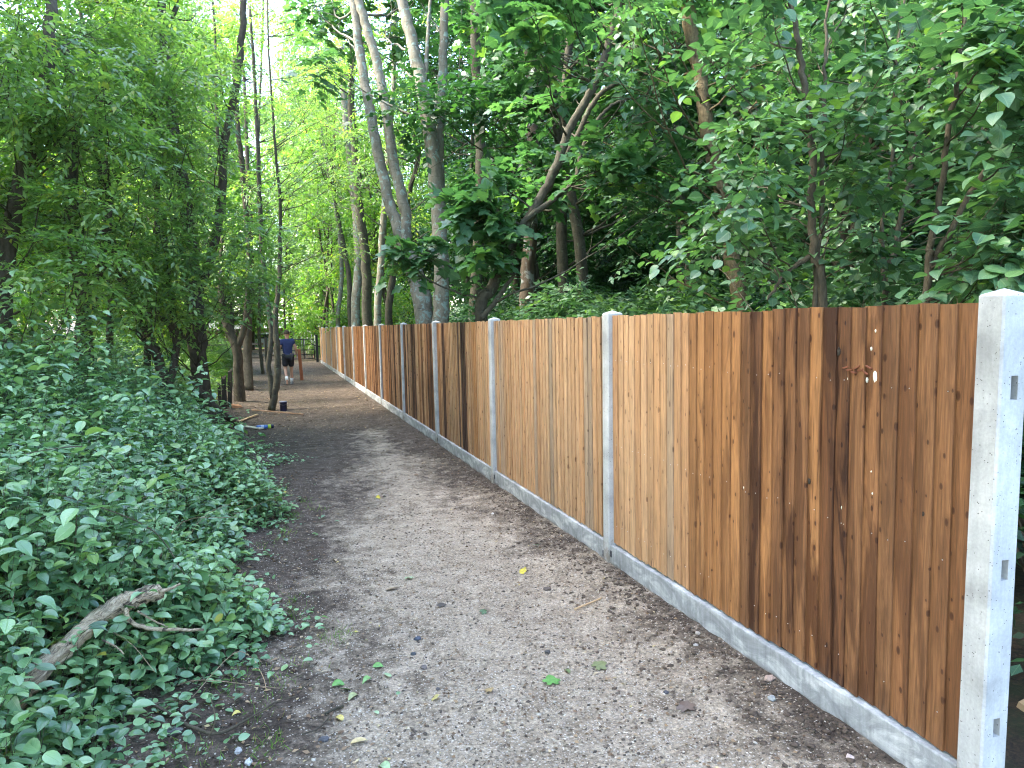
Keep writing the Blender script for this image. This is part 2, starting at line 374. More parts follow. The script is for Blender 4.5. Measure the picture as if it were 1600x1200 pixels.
o = link('ground', fastmesh('ground', np.stack([X_, Y_, H_], -1).reshape(-1, 3), Q, smooth=True), M['floor']); tag(o, kind='structure')

R_ = np.random.RandomState
# ------------------------------------------------------------------ fence
rng = random.Random(5)
fence = empty('fence', (FX, Y0, gz(Y0)))
tag(fence, 'new brown timber feather edge fence with concrete posts running along the right of the lane', 'fence')
BAY = 3.0; NP = 13; HP = 1.80
def fz(y): return G*y
def post_mesh(name, mortise):
    """path-side face at x=0, body to x=.115; y from 0 (near end) to .1; local z from -.3"""
    wx, wy = .115, .100; c = .007
    bm = bmesh.new()
    prof = [(c, 0), (wx-c, 0), (wx, c), (wx, wy-c), (wx-c, wy), (c, wy), (0, wy-c), (0, c)]
    zs = [-.3, HP]
    if not mortise:
        rows = [[bm.verts.new((x, y, z)) for x, y in prof] for z in zs]
        for i in range(8): bm.faces.new((rows[0][i], rows[0][(i+1) % 8], rows[1][(i+1) % 8], rows[1][i]))
    else:
        holes = [(.30, .365), (.85, .92), (1.46, 1.54)]
        zz = [-.3]+[z for h in holes for z in h]+[HP]
        rows = [[bm.verts.new((x, y, z)) for x, y in prof] for z in zz]
        for r in range(len(zz)-1):
            for i in range(1, 8): bm.faces.new((rows[r][i], rows[r][(i+1) % 8], rows[r+1][(i+1) % 8], rows[r+1][i]))
            a, b = rows[r][0], rows[r][1]; d, cc = rows[r+1][0], rows[r+1][1]
            if r % 2 == 0: bm.faces.new((a, b, cc, d))
            else:
                x0, x1 = .046, .076
                p = [bm.verts.new((x0, 0, zz[r])), bm.verts.new((x1, 0, zz[r])), bm.verts.new((x1, 0, zz[r+1])), bm.verts.new((x0, 0, zz[r+1]))]
                q = [bm.verts.new((v.co.x, .035, v.co.z)) for v in p]
                bm.faces.new((a, p[0], p[3], d)); bm.faces.new((p[1], b, cc, p[2]))
                # close the slivers above and below
                for k in range(4): bm.faces.new((p[k], p[(k+1) % 4], q[(k+1) % 4], q[k]))
                bm.faces.new(q)
    top = rows[-1]; s = [bm.verts.new((wx/2+(v.co.x-wx/2)*.93, wy/2+(v.co.y-wy/2)*.93, HP+.006)) for v in top]
    for i in range(8): bm.faces.new((top[i], top[(i+1) % 8], s[(i+1) % 8], s[i]))
    ap = bm.verts.new((wx/2, wy/2, HP+.026))
    for i in range(8): bm.faces.new((s[i], s[(i+1) % 8], ap))
    bmesh.ops.recalc_face_normals(bm, faces=bm.faces)
    me = bpy.data.meshes.new(name); bm.to_mesh(me); bm.free(); me.materials.append(M['concrete']); return me
pm0, pm = post_mesh('near_post', True), post_mesh('post', False)
NB = 12.6
for i in range(NP):
    y = Y0+i*BAY-.05
    o = link('concrete_post', pm0 if i == 0 else pm, None, fence); o.location = (0, y-Y0, fz(y)-gz(Y0))
    o.rotation_euler = (rng.uniform(-.004, .004), (.012 if i == 0 else rng.uniform(-.006, .006)), 0)
    if i == 0: o['label'] = 'tall pale concrete end post with square mortise holes'
# gravel boards
def gb_mesh(L):
    bm = bmesh.new(); n = 24; rs = np.random.RandomState(4)
    prof = [(0, -.13), (0, .144), (.004, .150), (.046, .150), (.05, .146), (.05, -.13)]
    rows = []
    for k in range(n+1):
        y = L*k/n
        rows.append([bm.verts.new((x+(rs.normal(0, .0008) if 0 < k < n else 0), y, z+(rs.normal(0, .0012) if 0 < z and 0 < k < n else 0))) for x, z in prof])
    for k in range(n):
        for i in range(6): bm.faces.new((rows[k][i], rows[k][(i+1) % 6], rows[k+1][(i+1) % 6], rows[k+1][i]))
    bm.faces.new(rows[0]); bm.faces.new(rows[-1]); bmesh.ops.recalc_face_normals(bm, faces=bm.faces)
    me = bpy.data.meshes.new('gravel_board'); bm.to_mesh(me); bm.free(); me.materials.append(M['gravelboard']); return me
gm = gb_mesh(BAY-.104)
pitch_g = math.atan(G)
for i in range(NP):
    y = Y0+i*BAY+.052
    if i == NP-1:
        gm = gb_mesh(.6*BAY)
    o = link('gravel_board', gm, None, fence); o.location = (.010+rng.uniform(0, .004), y-Y0, fz(y)-gz(Y0)+rng.uniform(-.004, .004)); o.rotation_euler = (pitch_g, 0, 0)
    # arris rails behind
    L = BAY-.104 if i < NP-1 else .6*BAY
    for h in (.33, .89, 1.5):
        r = bm_obj('arris_rail', lambda bm: box(bm, (.060, 0, h-.03), (.10, L, h+.03)), M['tan_wood'] if i == 99 else M['board'], fence)
        r.location = (0, y-Y0, fz(y)-gz(Y0)); r.rotation_euler = (pitch_g, 0, 0); r.color = (.25, .14, .07, .3)
# boards
PITCHB = .0853; BW = .100; BH = 1.628
def board_mesh(seed, w=BW):
    rs = np.random.RandomState(seed); bm = bmesh.new(); rows = []
    wv = rs.normal(0, .0008, 4)
    for k, z in enumerate([0, BH*.35, BH*.7, BH]):
        dz = [rs.uniform(-.002, .002) for _ in range(2)] if k in (0, 3) else [0, 0]
        prof = [(-.0165, -w/2+.0015, dz[0]), (-.0152, -w/2, dz[0]), (-.0065, -w/2, dz[0]), (-.0002, w/2, dz[1]), (-.0055, w/2, dz[1])]
        rows.append([bm.verts.new((x+wv[k], y+wv[k]*.8, z+d)) for x, y, d in prof])
    for k in range(3):
        for i in range(5): bm.faces.new((rows[k][i], rows[k][(i+1) % 5], rows[k+1][(i+1) % 5], rows[k+1][i]))
    bm.faces.new(rows[0]); bm.faces.new(rows[-1]); bmesh.ops.recalc_face_normals(bm, faces=bm.faces)
    me = bpy.data.meshes.new('board'); bm.to_mesh(me); bm.free(); me.materials.append(M['board']); return me
bms = [board_mesh(s) for s in range(8)]
TAN, TAN2, GREY, ORG, BRN, BRN2, DRK = (.46, .280, .150), (.41, .235, .118), (.33, .230, .150), (.32, .155, .060), (.195, .090, .037), (.140, .060, .024), (.105, .052, .032)
def board_colour(n, r):
    """n = place along the fence in bays"""
    def j(c, a=.08):
        k = 1+r.uniform(-a, a)*1.2; w = r.uniform(-.04, .04); return (c[0]*k*(1+w), c[1]*k, c[2]*k*(1-w))
    if n < .17: return j(BRN, .1), r.uniform(.25, .6)
    if n < .36: return j(r.choice([BRN, BRN2, BRN, BRN2, ORG]), .14), r.uniform(.6, 1)
    if n < .44: return j(r.choice([BRN2, BRN, ORG]), .1), r.uniform(.5, 1)
    if n < .655: return j(r.choice([ORG, ORG, BRN]), .12), r.uniform(.15, .75)
    if n < 2: return j(r.choice([TAN, TAN, TAN, TAN2, TAN2, TAN2, GREY] if r.random() < .95 else [GREY]), .09), r.uniform(0, .14)
    if n < 2.22: return j(TAN, .1), .1
    if n < 6.2:
        return (j(DRK, .3), .8) if r.random() < .26 else (j(r.choice([TAN, TAN2, TAN2, ORG, BRN]), .12), r.uniform(.1, .6))
    return (j(DRK, .3), .6) if r.random() < .13 else (j(r.choice([TAN, TAN2, TAN2, ORG]), .12), r.uniform(0, .4))
nb = 0; far_parts = []
board_at = {}
for i in range(NP):
    L = BAY-.104 if i < NP-1 else .6*BAY
    cnt = int(round(L/PITCHB)); p = L/cnt
    run = None
    for k in range(cnt):
        y = Y0+i*BAY+.052+(k+.5)*p
        n = (y-Y0)/BAY
        c, a = board_colour(n, rng)
        if run and rng.random() < .3 and n > 2 and run[0][0] > .13: c, a = run
        run = (c, a)
        if nb < 290:
            o = link('board', bms[rng.randrange(8)], None, fence)
            o.location = (.047+rng.uniform(-.001, .001), y-Y0+rng.uniform(-.003, .003), fz(y)-gz(Y0)+.158+rng.uniform(-.006, .006))
            o.rotation_euler = (rng.uniform(-.002, .002), 0, rng.uniform(-.012, .012))
            o.color = (*c, a); nb += 1; board_at[nb] = (o, n)
        else:
            far_parts.append((y, c))
# the last boards of the fence, too small to pick out: one mesh
far_mats = {}
bm = bmesh.new(); mats = []
for y, c in far_parts:
    s = len(bm.verts); w = p
    box(bm, (.031, y-Y0-w*.49, fz(y)-gz(Y0)+.158), (.047+rng.uniform(-.006, 0), y-Y0+w*.49, fz(y)-gz(Y0)+.158+BH))
    key = min([TAN, TAN2, ORG, BRN, DRK], key=lambda q: sum((a-b)**2 for a, b in zip(q, c)))
    if key not in mats: mats.append(key)
    bm.faces.ensure_lookup_table()
    for f in bm.faces[-6:]: f.material_index = mats.index(key)
me = bpy.data.meshes.new('far_boards'); bm.to_mesh(me); bm.free()
for k in mats: me.materials.append(flat('distant_board', k, .7, nscale=30, var=.25))
o = link('board', me, None, fence); o['kind'] = 'stuff'
# brackets where gravel boards meet posts
for i in range(1, 5):
    y = Y0+i*BAY
    for s, dz in ((-1, .085), (1, .05)):
        def bk(bm):
            box(bm, (-.002, -.012, -.022), (.004, .012, .022), .001)
            for zz in (-.011, .011): box(bm, (-.006, -.005, zz-.005), (-.002, .005, zz+.005), .001)
        o = bm_obj('bracket', bk, flat('dark_steel', (.06, .06, .065), .5, .6) if i == 1 and s == -1 else bpy.data.materials['dark_steel'], fence)
        o.location = (.007, y-Y0+(.062 if s > 0 else -.066), fz(y)-gz(Y0)+dz)
# pale resin / paint marks and a splintered knot on the near boards
def fence_pt(px, py, dx=.034):
    d = fwd+(px-800)/F*rt-(py-600)/F*up; t = (FX+dx)/d[0]; return np.array([0, 0, EYE])+t*d
M['resin'] = flat('white_resin', (.72, .72, .60), .5, var=.2, nscale=200, bump=.4)
def blob(name, px, py, w, h, mat, seed=0, lift=.0, par=None):
    rs = np.random.RandomState(seed); P = fence_pt(px, py)
    def f(bm):
        c = bm.verts.new((-.004, 0, 0)); n = 13; ring = []
        for k in range(n):
            a = 2*math.pi*k/n; r = rs.uniform(.7, 1.12)
            ring.append(bm.verts.new((.0, math.cos(a)*w*r, math.sin(a)*h*r)))
        back = [bm.verts.new((.006, v.co.y, v.co.z)) for v in ring]
        for k in range(n):
            bm.faces.new((c, ring[(k+1) % n], ring[k])); bm.faces.new((ring[k], ring[(k+1) % n], back[(k+1) % n], back[k]))
        bmesh.ops.recalc_face_normals(bm, faces=bm.faces)
    o = bm_obj(name, f, mat, fence); o.location = (P[0]-FX-lift, P[1]-Y0, P[2]-gz(Y0)); return o
for k, (px, py, w, h) in enumerate([(1367, 588, .011, .024), (1368, 517, .004, .008), (1361, 545, .0045, .009), (1325, 592, .004, .011), (1354, 594, .004, .011), (1361, 737, .002, .004), (1363, 771, .003, .006), (1315, 793, .002, .008), (1319, 819, .002, .005), (1162, 762, .003, .009)]):
    blob('resin_mark', px, py, w, h, M['resin'], k, .0)
M['splint'] = flat('torn_red_wood', (.17, .055, .025), .7, var=.4, nscale=60)
rs = random.Random(3)
for k in range(7):
    P = fence_pt(1322+k*6, 574+(k % 3)*4)
    o = bm_obj('splinter', lambda bm: box(bm, (-.006, -.016, -.003), (.003, .016, .0035), .0015), M['splint'], fence)
    o.location = (P[0]-FX, P[1]-Y0, P[2]-gz(Y0)); o.rotation_euler = (rs.uniform(-.5, .5), 0, rs.uniform(-.2, .2))
blob('knot_hole', 1310, 550, .010, .02, M['wet_wood'], 5); blob('knot_hole', 1264, 752, .008, .015, M['wet_wood'], 6); blob('knot_hole', 1299, 765, .009, .015, M['wet_wood'], 7)
blob('knot_hole', 1221, 650, .006, .013, M['wet_wood'], 8); blob('knot_hole', 1443, 803, .008, .012, M['wet_wood'], 9)
# screws in the near boards
M['steel'] = flat('bright_nail', (.6, .6, .6), .3, .9, bump=0)
for nbk, (o, n) in board_at.items():
    if n < 1 and rng.random() < .8:
        for h in (.14, .72, 1.32):
            if rng.random() < .8:
                s = bm_obj('nail', lambda bm: bmesh.ops.create_icosphere(bm, subdivisions=1, radius=.0026), M['steel'], fence)
                s.location = (o.location.x-.014, o.location.y-.02, o.location.z+h+rng.uniform(-.01, .01))

# ------------------------------------------------------------------ leaves
def T_rhomb():   # 2 tris, far
    V = np.array([[0, 0, 0], [.5, .42, 0], [0, 1, -.05], [-.5, .42, 0]]); return V, np.array([[0, 1, 2], [0, 2, 3]])
def T_fold():    # 4 tris
    V = np.array([[0, 0, 0], [.5, .40, .08], [0, 1, -.10], [-.5, .40, .08], [0, .45, -.0]]); return V, np.array([[0, 1, 4], [1, 2, 4], [4, 2, 3], [0, 4, 3]])
def T_oval():    # 12 tris: ovate toothed leaf with folded midrib, drooping tip
    out = [(.24, .04, .03), (.44, .22, .08), (.5, .44, .09), (.43, .66, .06), (.22, .87, -.02)]
    rightp = [[x, y, z] for x, y, z in out]; leftp = [[-x, y, z] for x, y, z in out]
    V = np.array([[0, 0, 0], [0, .38, 0], [0, .72, -.03], [0, 1.03, -.13]]+rightp+leftp)
    R = [4, 5, 6, 7, 8]; L = [9, 10, 11, 12, 13]; Fc = []
    for S, fl in ((R, 0), (L, 1)):
        tr = [(0, S[0], 1), (S[0], S[1], 1), (S[1], S[2], 1), (S[2], 2, 1), (S[2], S[3], 2), (S[3], S[4], 2), (S[4], 3, 2)]
        Fc += [t if not fl else t[::-1] for t in tr]
    return V, np.array(Fc)
def T_maple():   # palmate five-lobed
    pol = [(-90, .12), (-62, .34), (-28, .50), (-12, .33), (10, .60), (28, .62), (42, .46), (66, .60), (90, .78)]
    pts = [(math.cos(math.radians(a))*r, math.sin(math.radians(a))*r+.25) for a, r in pol]
    pts = pts+[(-x, y) for x, y in pts[-2:0:-1]]
    V = [[0, .25, 0]]+[[x, y, -.10*(x*x)*2+(-.12 if y > .8 else 0)] for x, y in pts]; n = len(pts)
    return np.array(V), np.array([[0, 1+i, 1+(i+1) % n] for i in range(n)])
TM = {'rhomb': T_rhomb(), 'fold': T_fold(), 'oval': T_oval(), 'maple': T_maple()}

def leaves(pos, d, nrm, length, aspect, tmpl, rs, rnd=None, jit=.25):
    """pos, d (leaf direction), nrm (leaf normal) arrays -> V, F, rnd, uv"""
    TV, TF = TM[tmpl]; n = len(pos)
    d = norm(d); nrm = norm(nrm+rs.normal(0, jit, (n, 3))); s = norm(np.cross(d, nrm)); nn = np.cross(s, d)
    L = np.asarray(length)*np.ones(n)
    curl = rs.uniform(.2, 1.8, n)
    x = TV[:, 0][None, :, None]*s[:, None, :]*(L*aspect)[:, None, None]
    y = TV[:, 1][None, :, None]*d[:, None, :]*L[:, None, None]
    z = TV[:, 2][None, :, None]*nn[:, None, :]*(L*curl)[:, None, None]
    V = (pos[:, None, :]+x+y+z).reshape(-1, 3)
    Fc = (TF[None]+(np.arange(n)*len(TV))[:, None, None]).reshape(-1, 3)
    if rnd is None: rnd = rs.beta(2, 2.2, n)
    R = np.repeat(rnd, len(TV)); uv = np.tile(TV[:, :2], (n, 1))
    return V, Fc, R, uv
def sprays(c, d, rs, slen, nleaf, leaf_len, droop=.35, updown=.0, pal=0, opening=55, planar=.35, tones=None):
    """c,d: spray starts and directions. Returns leaf pos, dir, normal, per-leaf tone, and stem polylines"""
    n = len(c); d = norm(d); slen = slen*rs.uniform(.6, 1.25, n)
    side = norm(np.cross(d, np.array([0, 0, 1.0]))+rs.normal(0, .25, (n, 3))); upv = np.cross(side, d)
    t = (np.arange(nleaf)[None]+.6+rs.uniform(-.3, .3, (n, nleaf)))/nleaf
    P = c[:, None]+d[:, None]*(t*slen[:, None])[..., None]-np.array([0, 0, 1.0])*(droop*slen[:, None]*t*t)[..., None]
    sgn = np.where(np.arange(nleaf) % 2 == 0, 1, -1)[None, :, None]
    an = np.radians(opening*(1-.65*t**3)+rs.uniform(-15, 15, (n, nleaf)))[..., None]
    D = d[:, None]*np.cos(an)+side[:, None]*sgn*np.sin(an)
    D[..., 2] -= droop*.7*t+rs.uniform(0, .3, (n, nleaf))
    N = upv[:, None]*1.0+rs.normal(0, planar, (n, nleaf, 3)); N[..., 2] += .5
    if tones is None: tones = rs.normal(0, .16, n)
    tone = np.clip(rs.beta(2, 2.4, (n, nleaf))+tones[:, None], 0.01, .995)
    P = P+D*.01
    ends = np.stack([c, c+d*(slen*.5)[:, None]-np.array([0, 0, 1.0])*(droop*slen*.25)[:, None], c+d*slen[:, None]-np.array([0, 0, 1.0])*(droop*slen)[:, None]], 1)
    return P.reshape(-1, 3), D.reshape(-1, 3), N.reshape(-1, 3), tone.ravel(), ends
def twigs_mesh(ends, r0, rs):
    """three-sided slim prisms along 3-point stems"""
    n = len(ends); V = []
    off = np.array([[1, 0, 0], [-.5, .87, 0], [-.5, -.87, .3]])
    for k, r in enumerate((r0, r0*.7, r0*.25)): V.append(ends[:, k][:, None, :]+off[None]*r)
    V = np.stack(V, 1).reshape(-1, 3)
    q = np.array([[i*3+a, i*3+(a+1) % 3, (i+1)*3+(a+1) % 3, (i+1)*3+a] for i in range(2) for a in range(3)])
    return V, (q[None]+(np.arange(n)*9)[:, None, None]).reshape(-1, 4)
def make_crown(name, clusters, rs, mat, tmpl='fold', leaf_len=.09, aspect=.45, nleaf=12, slen=.6, droop=.35, parent=None, twig_r=.004, twigmat=None, flatness=.7, planar=.35, fill=1.0, outward=.8):
    """clusters: (centre, radius, number of sprays)"""
    cs, ds, tn = [], [], []
    for c, r, k in clusters:
        k = max(1, int(k*fill)); u = norm(rs.normal(0, 1, (k, 3))); rad = r*rs.uniform(.15, 1, k)**.6
        p = np.asarray(c)+u*rad[:, None]*np.array([1, 1, flatness])
        dd = u*outward+rs.normal(0, .5, (k, 3)); dd[:, 2] = dd[:, 2]*.45+.08
        cs.append(p); ds.append(dd); tn.append(np.full(k, rs.normal(0, .10))+rs.normal(0, .1, k))
    c = np.concatenate(cs); d = np.concatenate(ds); tn = np.concatenate(tn)
    c = c-norm(d)*slen*.5
    P, D, N, tone, ends = sprays(c, d, rs, slen, nleaf, leaf_len, droop, planar=planar, tones=tn)
    V, Fc, R, uv = leaves(P, D, N, leaf_len*rs.uniform(.6, 1.2, len(P)), aspect, tmpl, rs, tone)
    me = fastmesh(name, V, Fc, R, uv); o = link(name, me, mat, parent)
    o2 = None
    if twig_r:
        V2, F2 = twigs_mesh(ends, twig_r, rs)
        o2 = link('twigs', fastmesh('twigs', V2, F2), twigmat or M['twig'], parent); o2['kind'] = 'stuff'
    return o, o2
def add_limbs(tb, clusters, trunk_pts, rs, r=.02, sides=5):
    """a limb from the nearest lower trunk point to each cluster centre"""
    tp = np.asarray(trunk_pts)
    for c, rad, k in clusters:
        c = np.asarray(c)
        dd = np.linalg.norm(tp[:, :2]-c[None, :2], axis=1)*.8+np.abs(tp[:, 2]-(c[2]-.6*np.linalg.norm(tp[:, :2]-c[None, :2], axis=1)))
        a = tp[np.argmin(dd)]
        mid = (a+c)/2+rs.normal(0, .10, 3)*np.linalg.norm(c-a)*.5+np.array([0, 0, -.08*np.linalg.norm(c-a)])
        path = smooth_path([a, mid, c+norm(c-a)*rad*.4], 5, .012*np.linalg.norm(c-a)*.5, rs.randint(9999))
        tb.add(path, [r, r*.6, r*.2], sides)
        for q in range(3):
            e = path[-3-q]+norm(rs.normal(0, 1, 3)*np.array([1, 1, .5]))*rad*.9
            tb.add(smooth_path([path[-4-q], (path[-4-q]+e)/2+rs.normal(0, .03, 3), e], 3), [r*.35, r*.12], 4)
def make_tree(name, label, cat, base, stems, clusters, rs, bark, leafmat, group=None, limb_r=.02, stem_sides=10, **kw):
    """stems: list of (points, [radii]); everything in world coordinates, parented to an Empty at the base"""
    base = np.asarray(base, float); root = empty(name, base); tag(root, label, cat, group)
    tp = []
    for k, (pts, rad) in enumerate(stems):
        tb = Tubes(); path = smooth_path(np.asarray(pts)-base, 7, .004+.10*np.mean(rad)*.5, rs.randint(9999)); tp.append(path)
        tb.add(path, rad, stem_sides, rs.randint(9999), .06)
        link('trunk' if k == 0 else 'limb', tb.mesh('trunk'), bark, root)
    cl = [(np.asarray(c)-base, r, k) for c, r, k in clusters]
    if cl:
        tb = Tubes(); add_limbs(tb, cl, np.concatenate(tp), rs, limb_r)
        link('branches', tb.mesh('branches'), bark, root)
        make_crown('crown', cl, rs, leafmat, parent=root, **kw)
    return root
def px_stem(Z, pts, Zs=None):
    return [W(px, py, (Z if Zs is None else Zs[i])) for i, (px, py) in enumerate(pts)]
def px_clusters(rs, n, x0, x1, y0, y1, z0, z1, r, k, keep=None):
    out = []
    while len(out) < n:
        x, y, Z = rs.uniform(x0, x1), rs.uniform(y0, y1), rs.uniform(z0, z1)
        if keep and not keep(x, y, Z): continue
        out.append((W(x, y, Z), r*rs.uniform(.75, 1.25)*Z/((z0+z1)/2), k))
    return out

# ------------------------------------------------------------------ generic woodland trees (built once each, copied)
def copy_thing(root, loc, rz, s, label, group, tall=1.0):
    c = root.copy(); C.objects.link(c); c.location = loc; c.rotation_euler = (0, 0, rz); c.scale = (s, s, s*tall)
    c['label'] = label; c['group'] = group
    for ch in root.children:
        k = ch.copy(); C.objects.link(k); k.parent = c
    return c
def wood_tree(seed, mat, bark, h=13, crown_lo=3.0, rad=2.6, ncl=46, leaf=.15, tmpl='rhomb', spr=44, nstem=1, r0=.10):
    rs = np.random.RandomState(seed); root = empty('woodland_tree', (0, 0, 0)); tag(root, 'x', 'tree')
    tb = Tubes(); tps = []
    for q in range(nstem):
        lean = rs.normal(0, .06, 2); pts = [np.array([0, 0, -.3])+np.array([rs.normal(0, .15)*q, rs.normal(0, .15)*q, 0])]
        for k in range(1, 6):
            pts.append(np.array([lean[0]*h*k/5+rs.normal(0, .14), lean[1]*h*k/5+rs.normal(0, .14), h*k/5]))
        path = smooth_path(pts, 5); tb.add(path, [r0*1.25, r0, r0*.75, r0*.5, r0*.15], 8, seed, .05); tps.append(path)
    link('trunk', tb.mesh('trunk'), bark, root)
    cl = []
    for k in range(ncl):
        z = rs.uniform(crown_lo, h); w = rad*(.5+.5*math.sin(math.pi*min(1, (z-crown_lo+1.5)/(h-crown_lo+1.5))**.8))
        a = rs.uniform(0, 6.28); q = rs.uniform(.2, 1)**.5
        cl.append((np.array([math.cos(a)*w*q, math.sin(a)*w*q, z]), rs.uniform(.7, 1.15), spr))
    tb = Tubes(); add_limbs(tb, cl, np.concatenate(tps), rs, .03, 4); link('branches', tb.mesh('branches'), bark, root)
    make_crown('crown', cl, rs, mat, tmpl, leaf, .62, 14, .8, .3, root, twig_r=0, planar=.55)
    return root
def shrub(seed, mat, h=2.2, rad=1.4, ncl=18, leaf=.085, spr=40, tmpl='rhomb', lab='x'):
    rs = np.random.RandomState(seed); root = empty('understorey_shrub', (0, 0, 0)); tag(root, lab, 'shrub')
    cl = []; tb = Tubes()
    for k in range(ncl):
        a = rs.uniform(0, 6.28); q = rs.uniform(.1, 1)**.5; z = rs.uniform(.3, 1)*h*(1-.35*q*q)
        c = np.array([math.cos(a)*rad*q, math.sin(a)*rad*q, z]); cl.append((c, .5, spr))
        tb.add(smooth_path([np.array([rs.normal(0, .12), rs.normal(0, .12), -.2]), c*np.array([.4, .4, .6]), c], 4), [.016, .005], 5)
    link('stems', tb.mesh('stems'), M['twig'], root)
    make_crown('foliage', cl, rs, mat, tmpl, leaf, .6, 13, .55, .3, root, twig_r=0, planar=.5)
    return root
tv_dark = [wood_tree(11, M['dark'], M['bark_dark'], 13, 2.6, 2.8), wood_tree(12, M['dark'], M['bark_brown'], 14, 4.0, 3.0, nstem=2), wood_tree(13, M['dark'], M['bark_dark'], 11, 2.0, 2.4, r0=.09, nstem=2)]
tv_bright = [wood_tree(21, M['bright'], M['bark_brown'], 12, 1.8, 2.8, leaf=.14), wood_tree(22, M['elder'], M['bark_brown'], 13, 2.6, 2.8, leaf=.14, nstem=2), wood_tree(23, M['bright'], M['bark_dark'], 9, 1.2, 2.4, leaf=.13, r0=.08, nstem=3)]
sh_dark = [shrub(31, M['dark']), shrub(32, M['hazel'], 2.0, 1.3, leaf=.09)]
sh_bright = [shrub(41, M['bright'], 2.0, 1.4), shrub(42, M['elder'], 2.4, 1.5)]
used = set()
def place(variants, x, y, s, label, group, rr, tall=1.0):
    v = variants[rr.randrange(len(variants))]; loc = (x, y, gz(y)-.1); rz = rr.uniform(0, 6.28)
    if v.name not in used:
        used.add(v.name); v.location = loc; v.rotation_euler = (0, 0, rz); v.scale = (s, s, s*tall); v['label'] = label; v['group'] = group
    else: copy_thing(v, loc, rz, s, label, group, tall)
rr = random.Random(17)
# wood to the right of the fence
pts = []
def far_enough(x, y, d): return all((x-a)**2+(y-b)**2 > d*d for a, b in pts)
tries = 0
while len(pts) < 62 and tries < 9000:
    tries += 1; y = rr.uniform(9, 58); x = rr.uniform(5.5, 36)
    if x < 4.2+.10*y or not far_enough(x, y, 2.6): continue
    # only what the camera or its light can see
    pts.append((x, y)); place(tv_dark, x, y, rr.uniform(.85, 1.2), 'slim dark tree in the deep shade of the wood beyond the fence', 'trees of the dark wood beyond the fence', rr)
for k in range(12):
    x = rr.uniform(9, 26); y = rr.uniform(-4, 9); place(tv_dark, x, y, rr.uniform(.9, 1.2), 'slim dark tree in the deep shade of the wood beyond the fence', 'trees of the dark wood beyond the fence', rr)
# wood to the left and ahead
n0 = len(pts); tries = 0
while len(pts)-n0 < 40 and tries < 5000:
    tries += 1; y = rr.uniform(14, 66); x = rr.uniform(-30, -3.0)
    if x > -3.2 and y < 45: continue
    if x > -3.0 or not far_enough(x, y, 3.2) or x < -6-.62*y: continue
    pts.append((x, y)); place(tv_bright, x, y, rr.uniform(.8, 1.15), 'light green tree in the sunlit wood left of the lane', 'trees of the sunlit wood', rr, 1+y/110)
for x, y, s in [(-1.6, 62, 1), (1.5, 70, 1.1), (4.6, 60, 1), (3.6, 47, .8), (6.6, 52, 1), (8, 44, 1), (-4.5, 72, 1.2), (5, 80, 1.3), (0, 86, 1.3), (-9, 80, 1.3), (10, 66, 1.2), (-14, 74, 1.3), (15, 72, 1.3), (-3.2, 36, .9), (-3.0, 27, .75), (4.4, 31, .8), (-7, 60, 1.3), (7.5, 66, 1.4), (3.2, 51, 1.15), (-2.8, 56, 1.25), (2.9, 43.5, .95), (-2.9, 31, .85)]:
    place(tv_bright, x, y, s, 'light green tree standing beyond the far end of the lane', 'trees beyond the gate', rr, 1.15+y/160)
# tall trees added mostly out of view, left and behind, to shade the lane
for k, (x, y, sc_) in enumerate([(-4.6, -1.8, 1.1), (-5.6, 2.2, 1.1), (-7.6, 5.5, 1.1), (-6.2, 9.6, 1.1), (-3.4, -5, 1.1), (-8.5, -2, 1.1), (-11, 4.5, 1.2), (-12, 10, 1.2), (-9, 14, 1.1), (-14, 14, 1.2)]):
    place([tv_bright[1]], x, y, sc_, 'tall leafy tree added to shade the lane from the left', 'added shade trees left of the lane', rr)
# the wood closes behind: one mass
rs = R_(77); n = 150000
th = np.radians(rs.uniform(-48, 66, n)); rad_ = rs.uniform(62, 84, n); z = rs.uniform(0, 1, n)**.9*17
keep = (vnoise(th*26, z*.35, 5)*.6+vnoise(th*90, z*1.1, 6)*.4) > .30+.012*z
th, rad_, z = th[keep], rad_[keep], z[keep]; n = len(th)
P = np.stack([rad_*np.sin(th), rad_*np.cos(th), z-1.0], 1)
V, Fc, Rr, uv = leaves(P, rs.normal(0, 1, (n, 3)), rs.normal(0, 1, (n, 3)), rs.uniform(.25, .5, n), .7, 'rhomb', rs)
mi = np.repeat((th > math.radians(6)).astype(int), 2)  # sunlit-toned leaves to the left, shade-toned ones to the right
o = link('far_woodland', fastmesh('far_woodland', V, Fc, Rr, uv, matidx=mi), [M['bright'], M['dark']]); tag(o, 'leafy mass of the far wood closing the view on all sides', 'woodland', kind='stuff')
# understorey
for k in range(26):
    y = 5.0+k*.85+rr.uniform(-.3, .3); x = 4.75+rr.uniform(0, 1.2)+.04*y
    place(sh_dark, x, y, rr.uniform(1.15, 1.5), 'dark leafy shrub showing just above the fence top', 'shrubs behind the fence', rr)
for k in range(22):
    y = rr.uniform(14, 40); x = rr.uniform(6, 16)
    place(sh_dark, x, y, rr.uniform(1, 1.5), 'dark shrub filling the floor of the shaded wood', 'shrubs in the wood beyond the fence', rr)
for k in range(26):
    y = rr.uniform(12, 44); x = -rr.uniform(2.6, 3.4)-rr.uniform(0, .30)*y
    place(sh_bright, x, y, rr.uniform(.7, 1.2), 'light green shrub under the trees left of the lane', 'shrubs left of the lane', rr)
for k in range(16):
    place(sh_bright, -2.0-rr.uniform(0, 1.3), 16.5+k*1.5+rr.uniform(-.4, .4), rr.uniform(.5, .8), 'low light green shrub close behind the trees at the left lane edge', 'low shrubs at the left lane edge', rr)
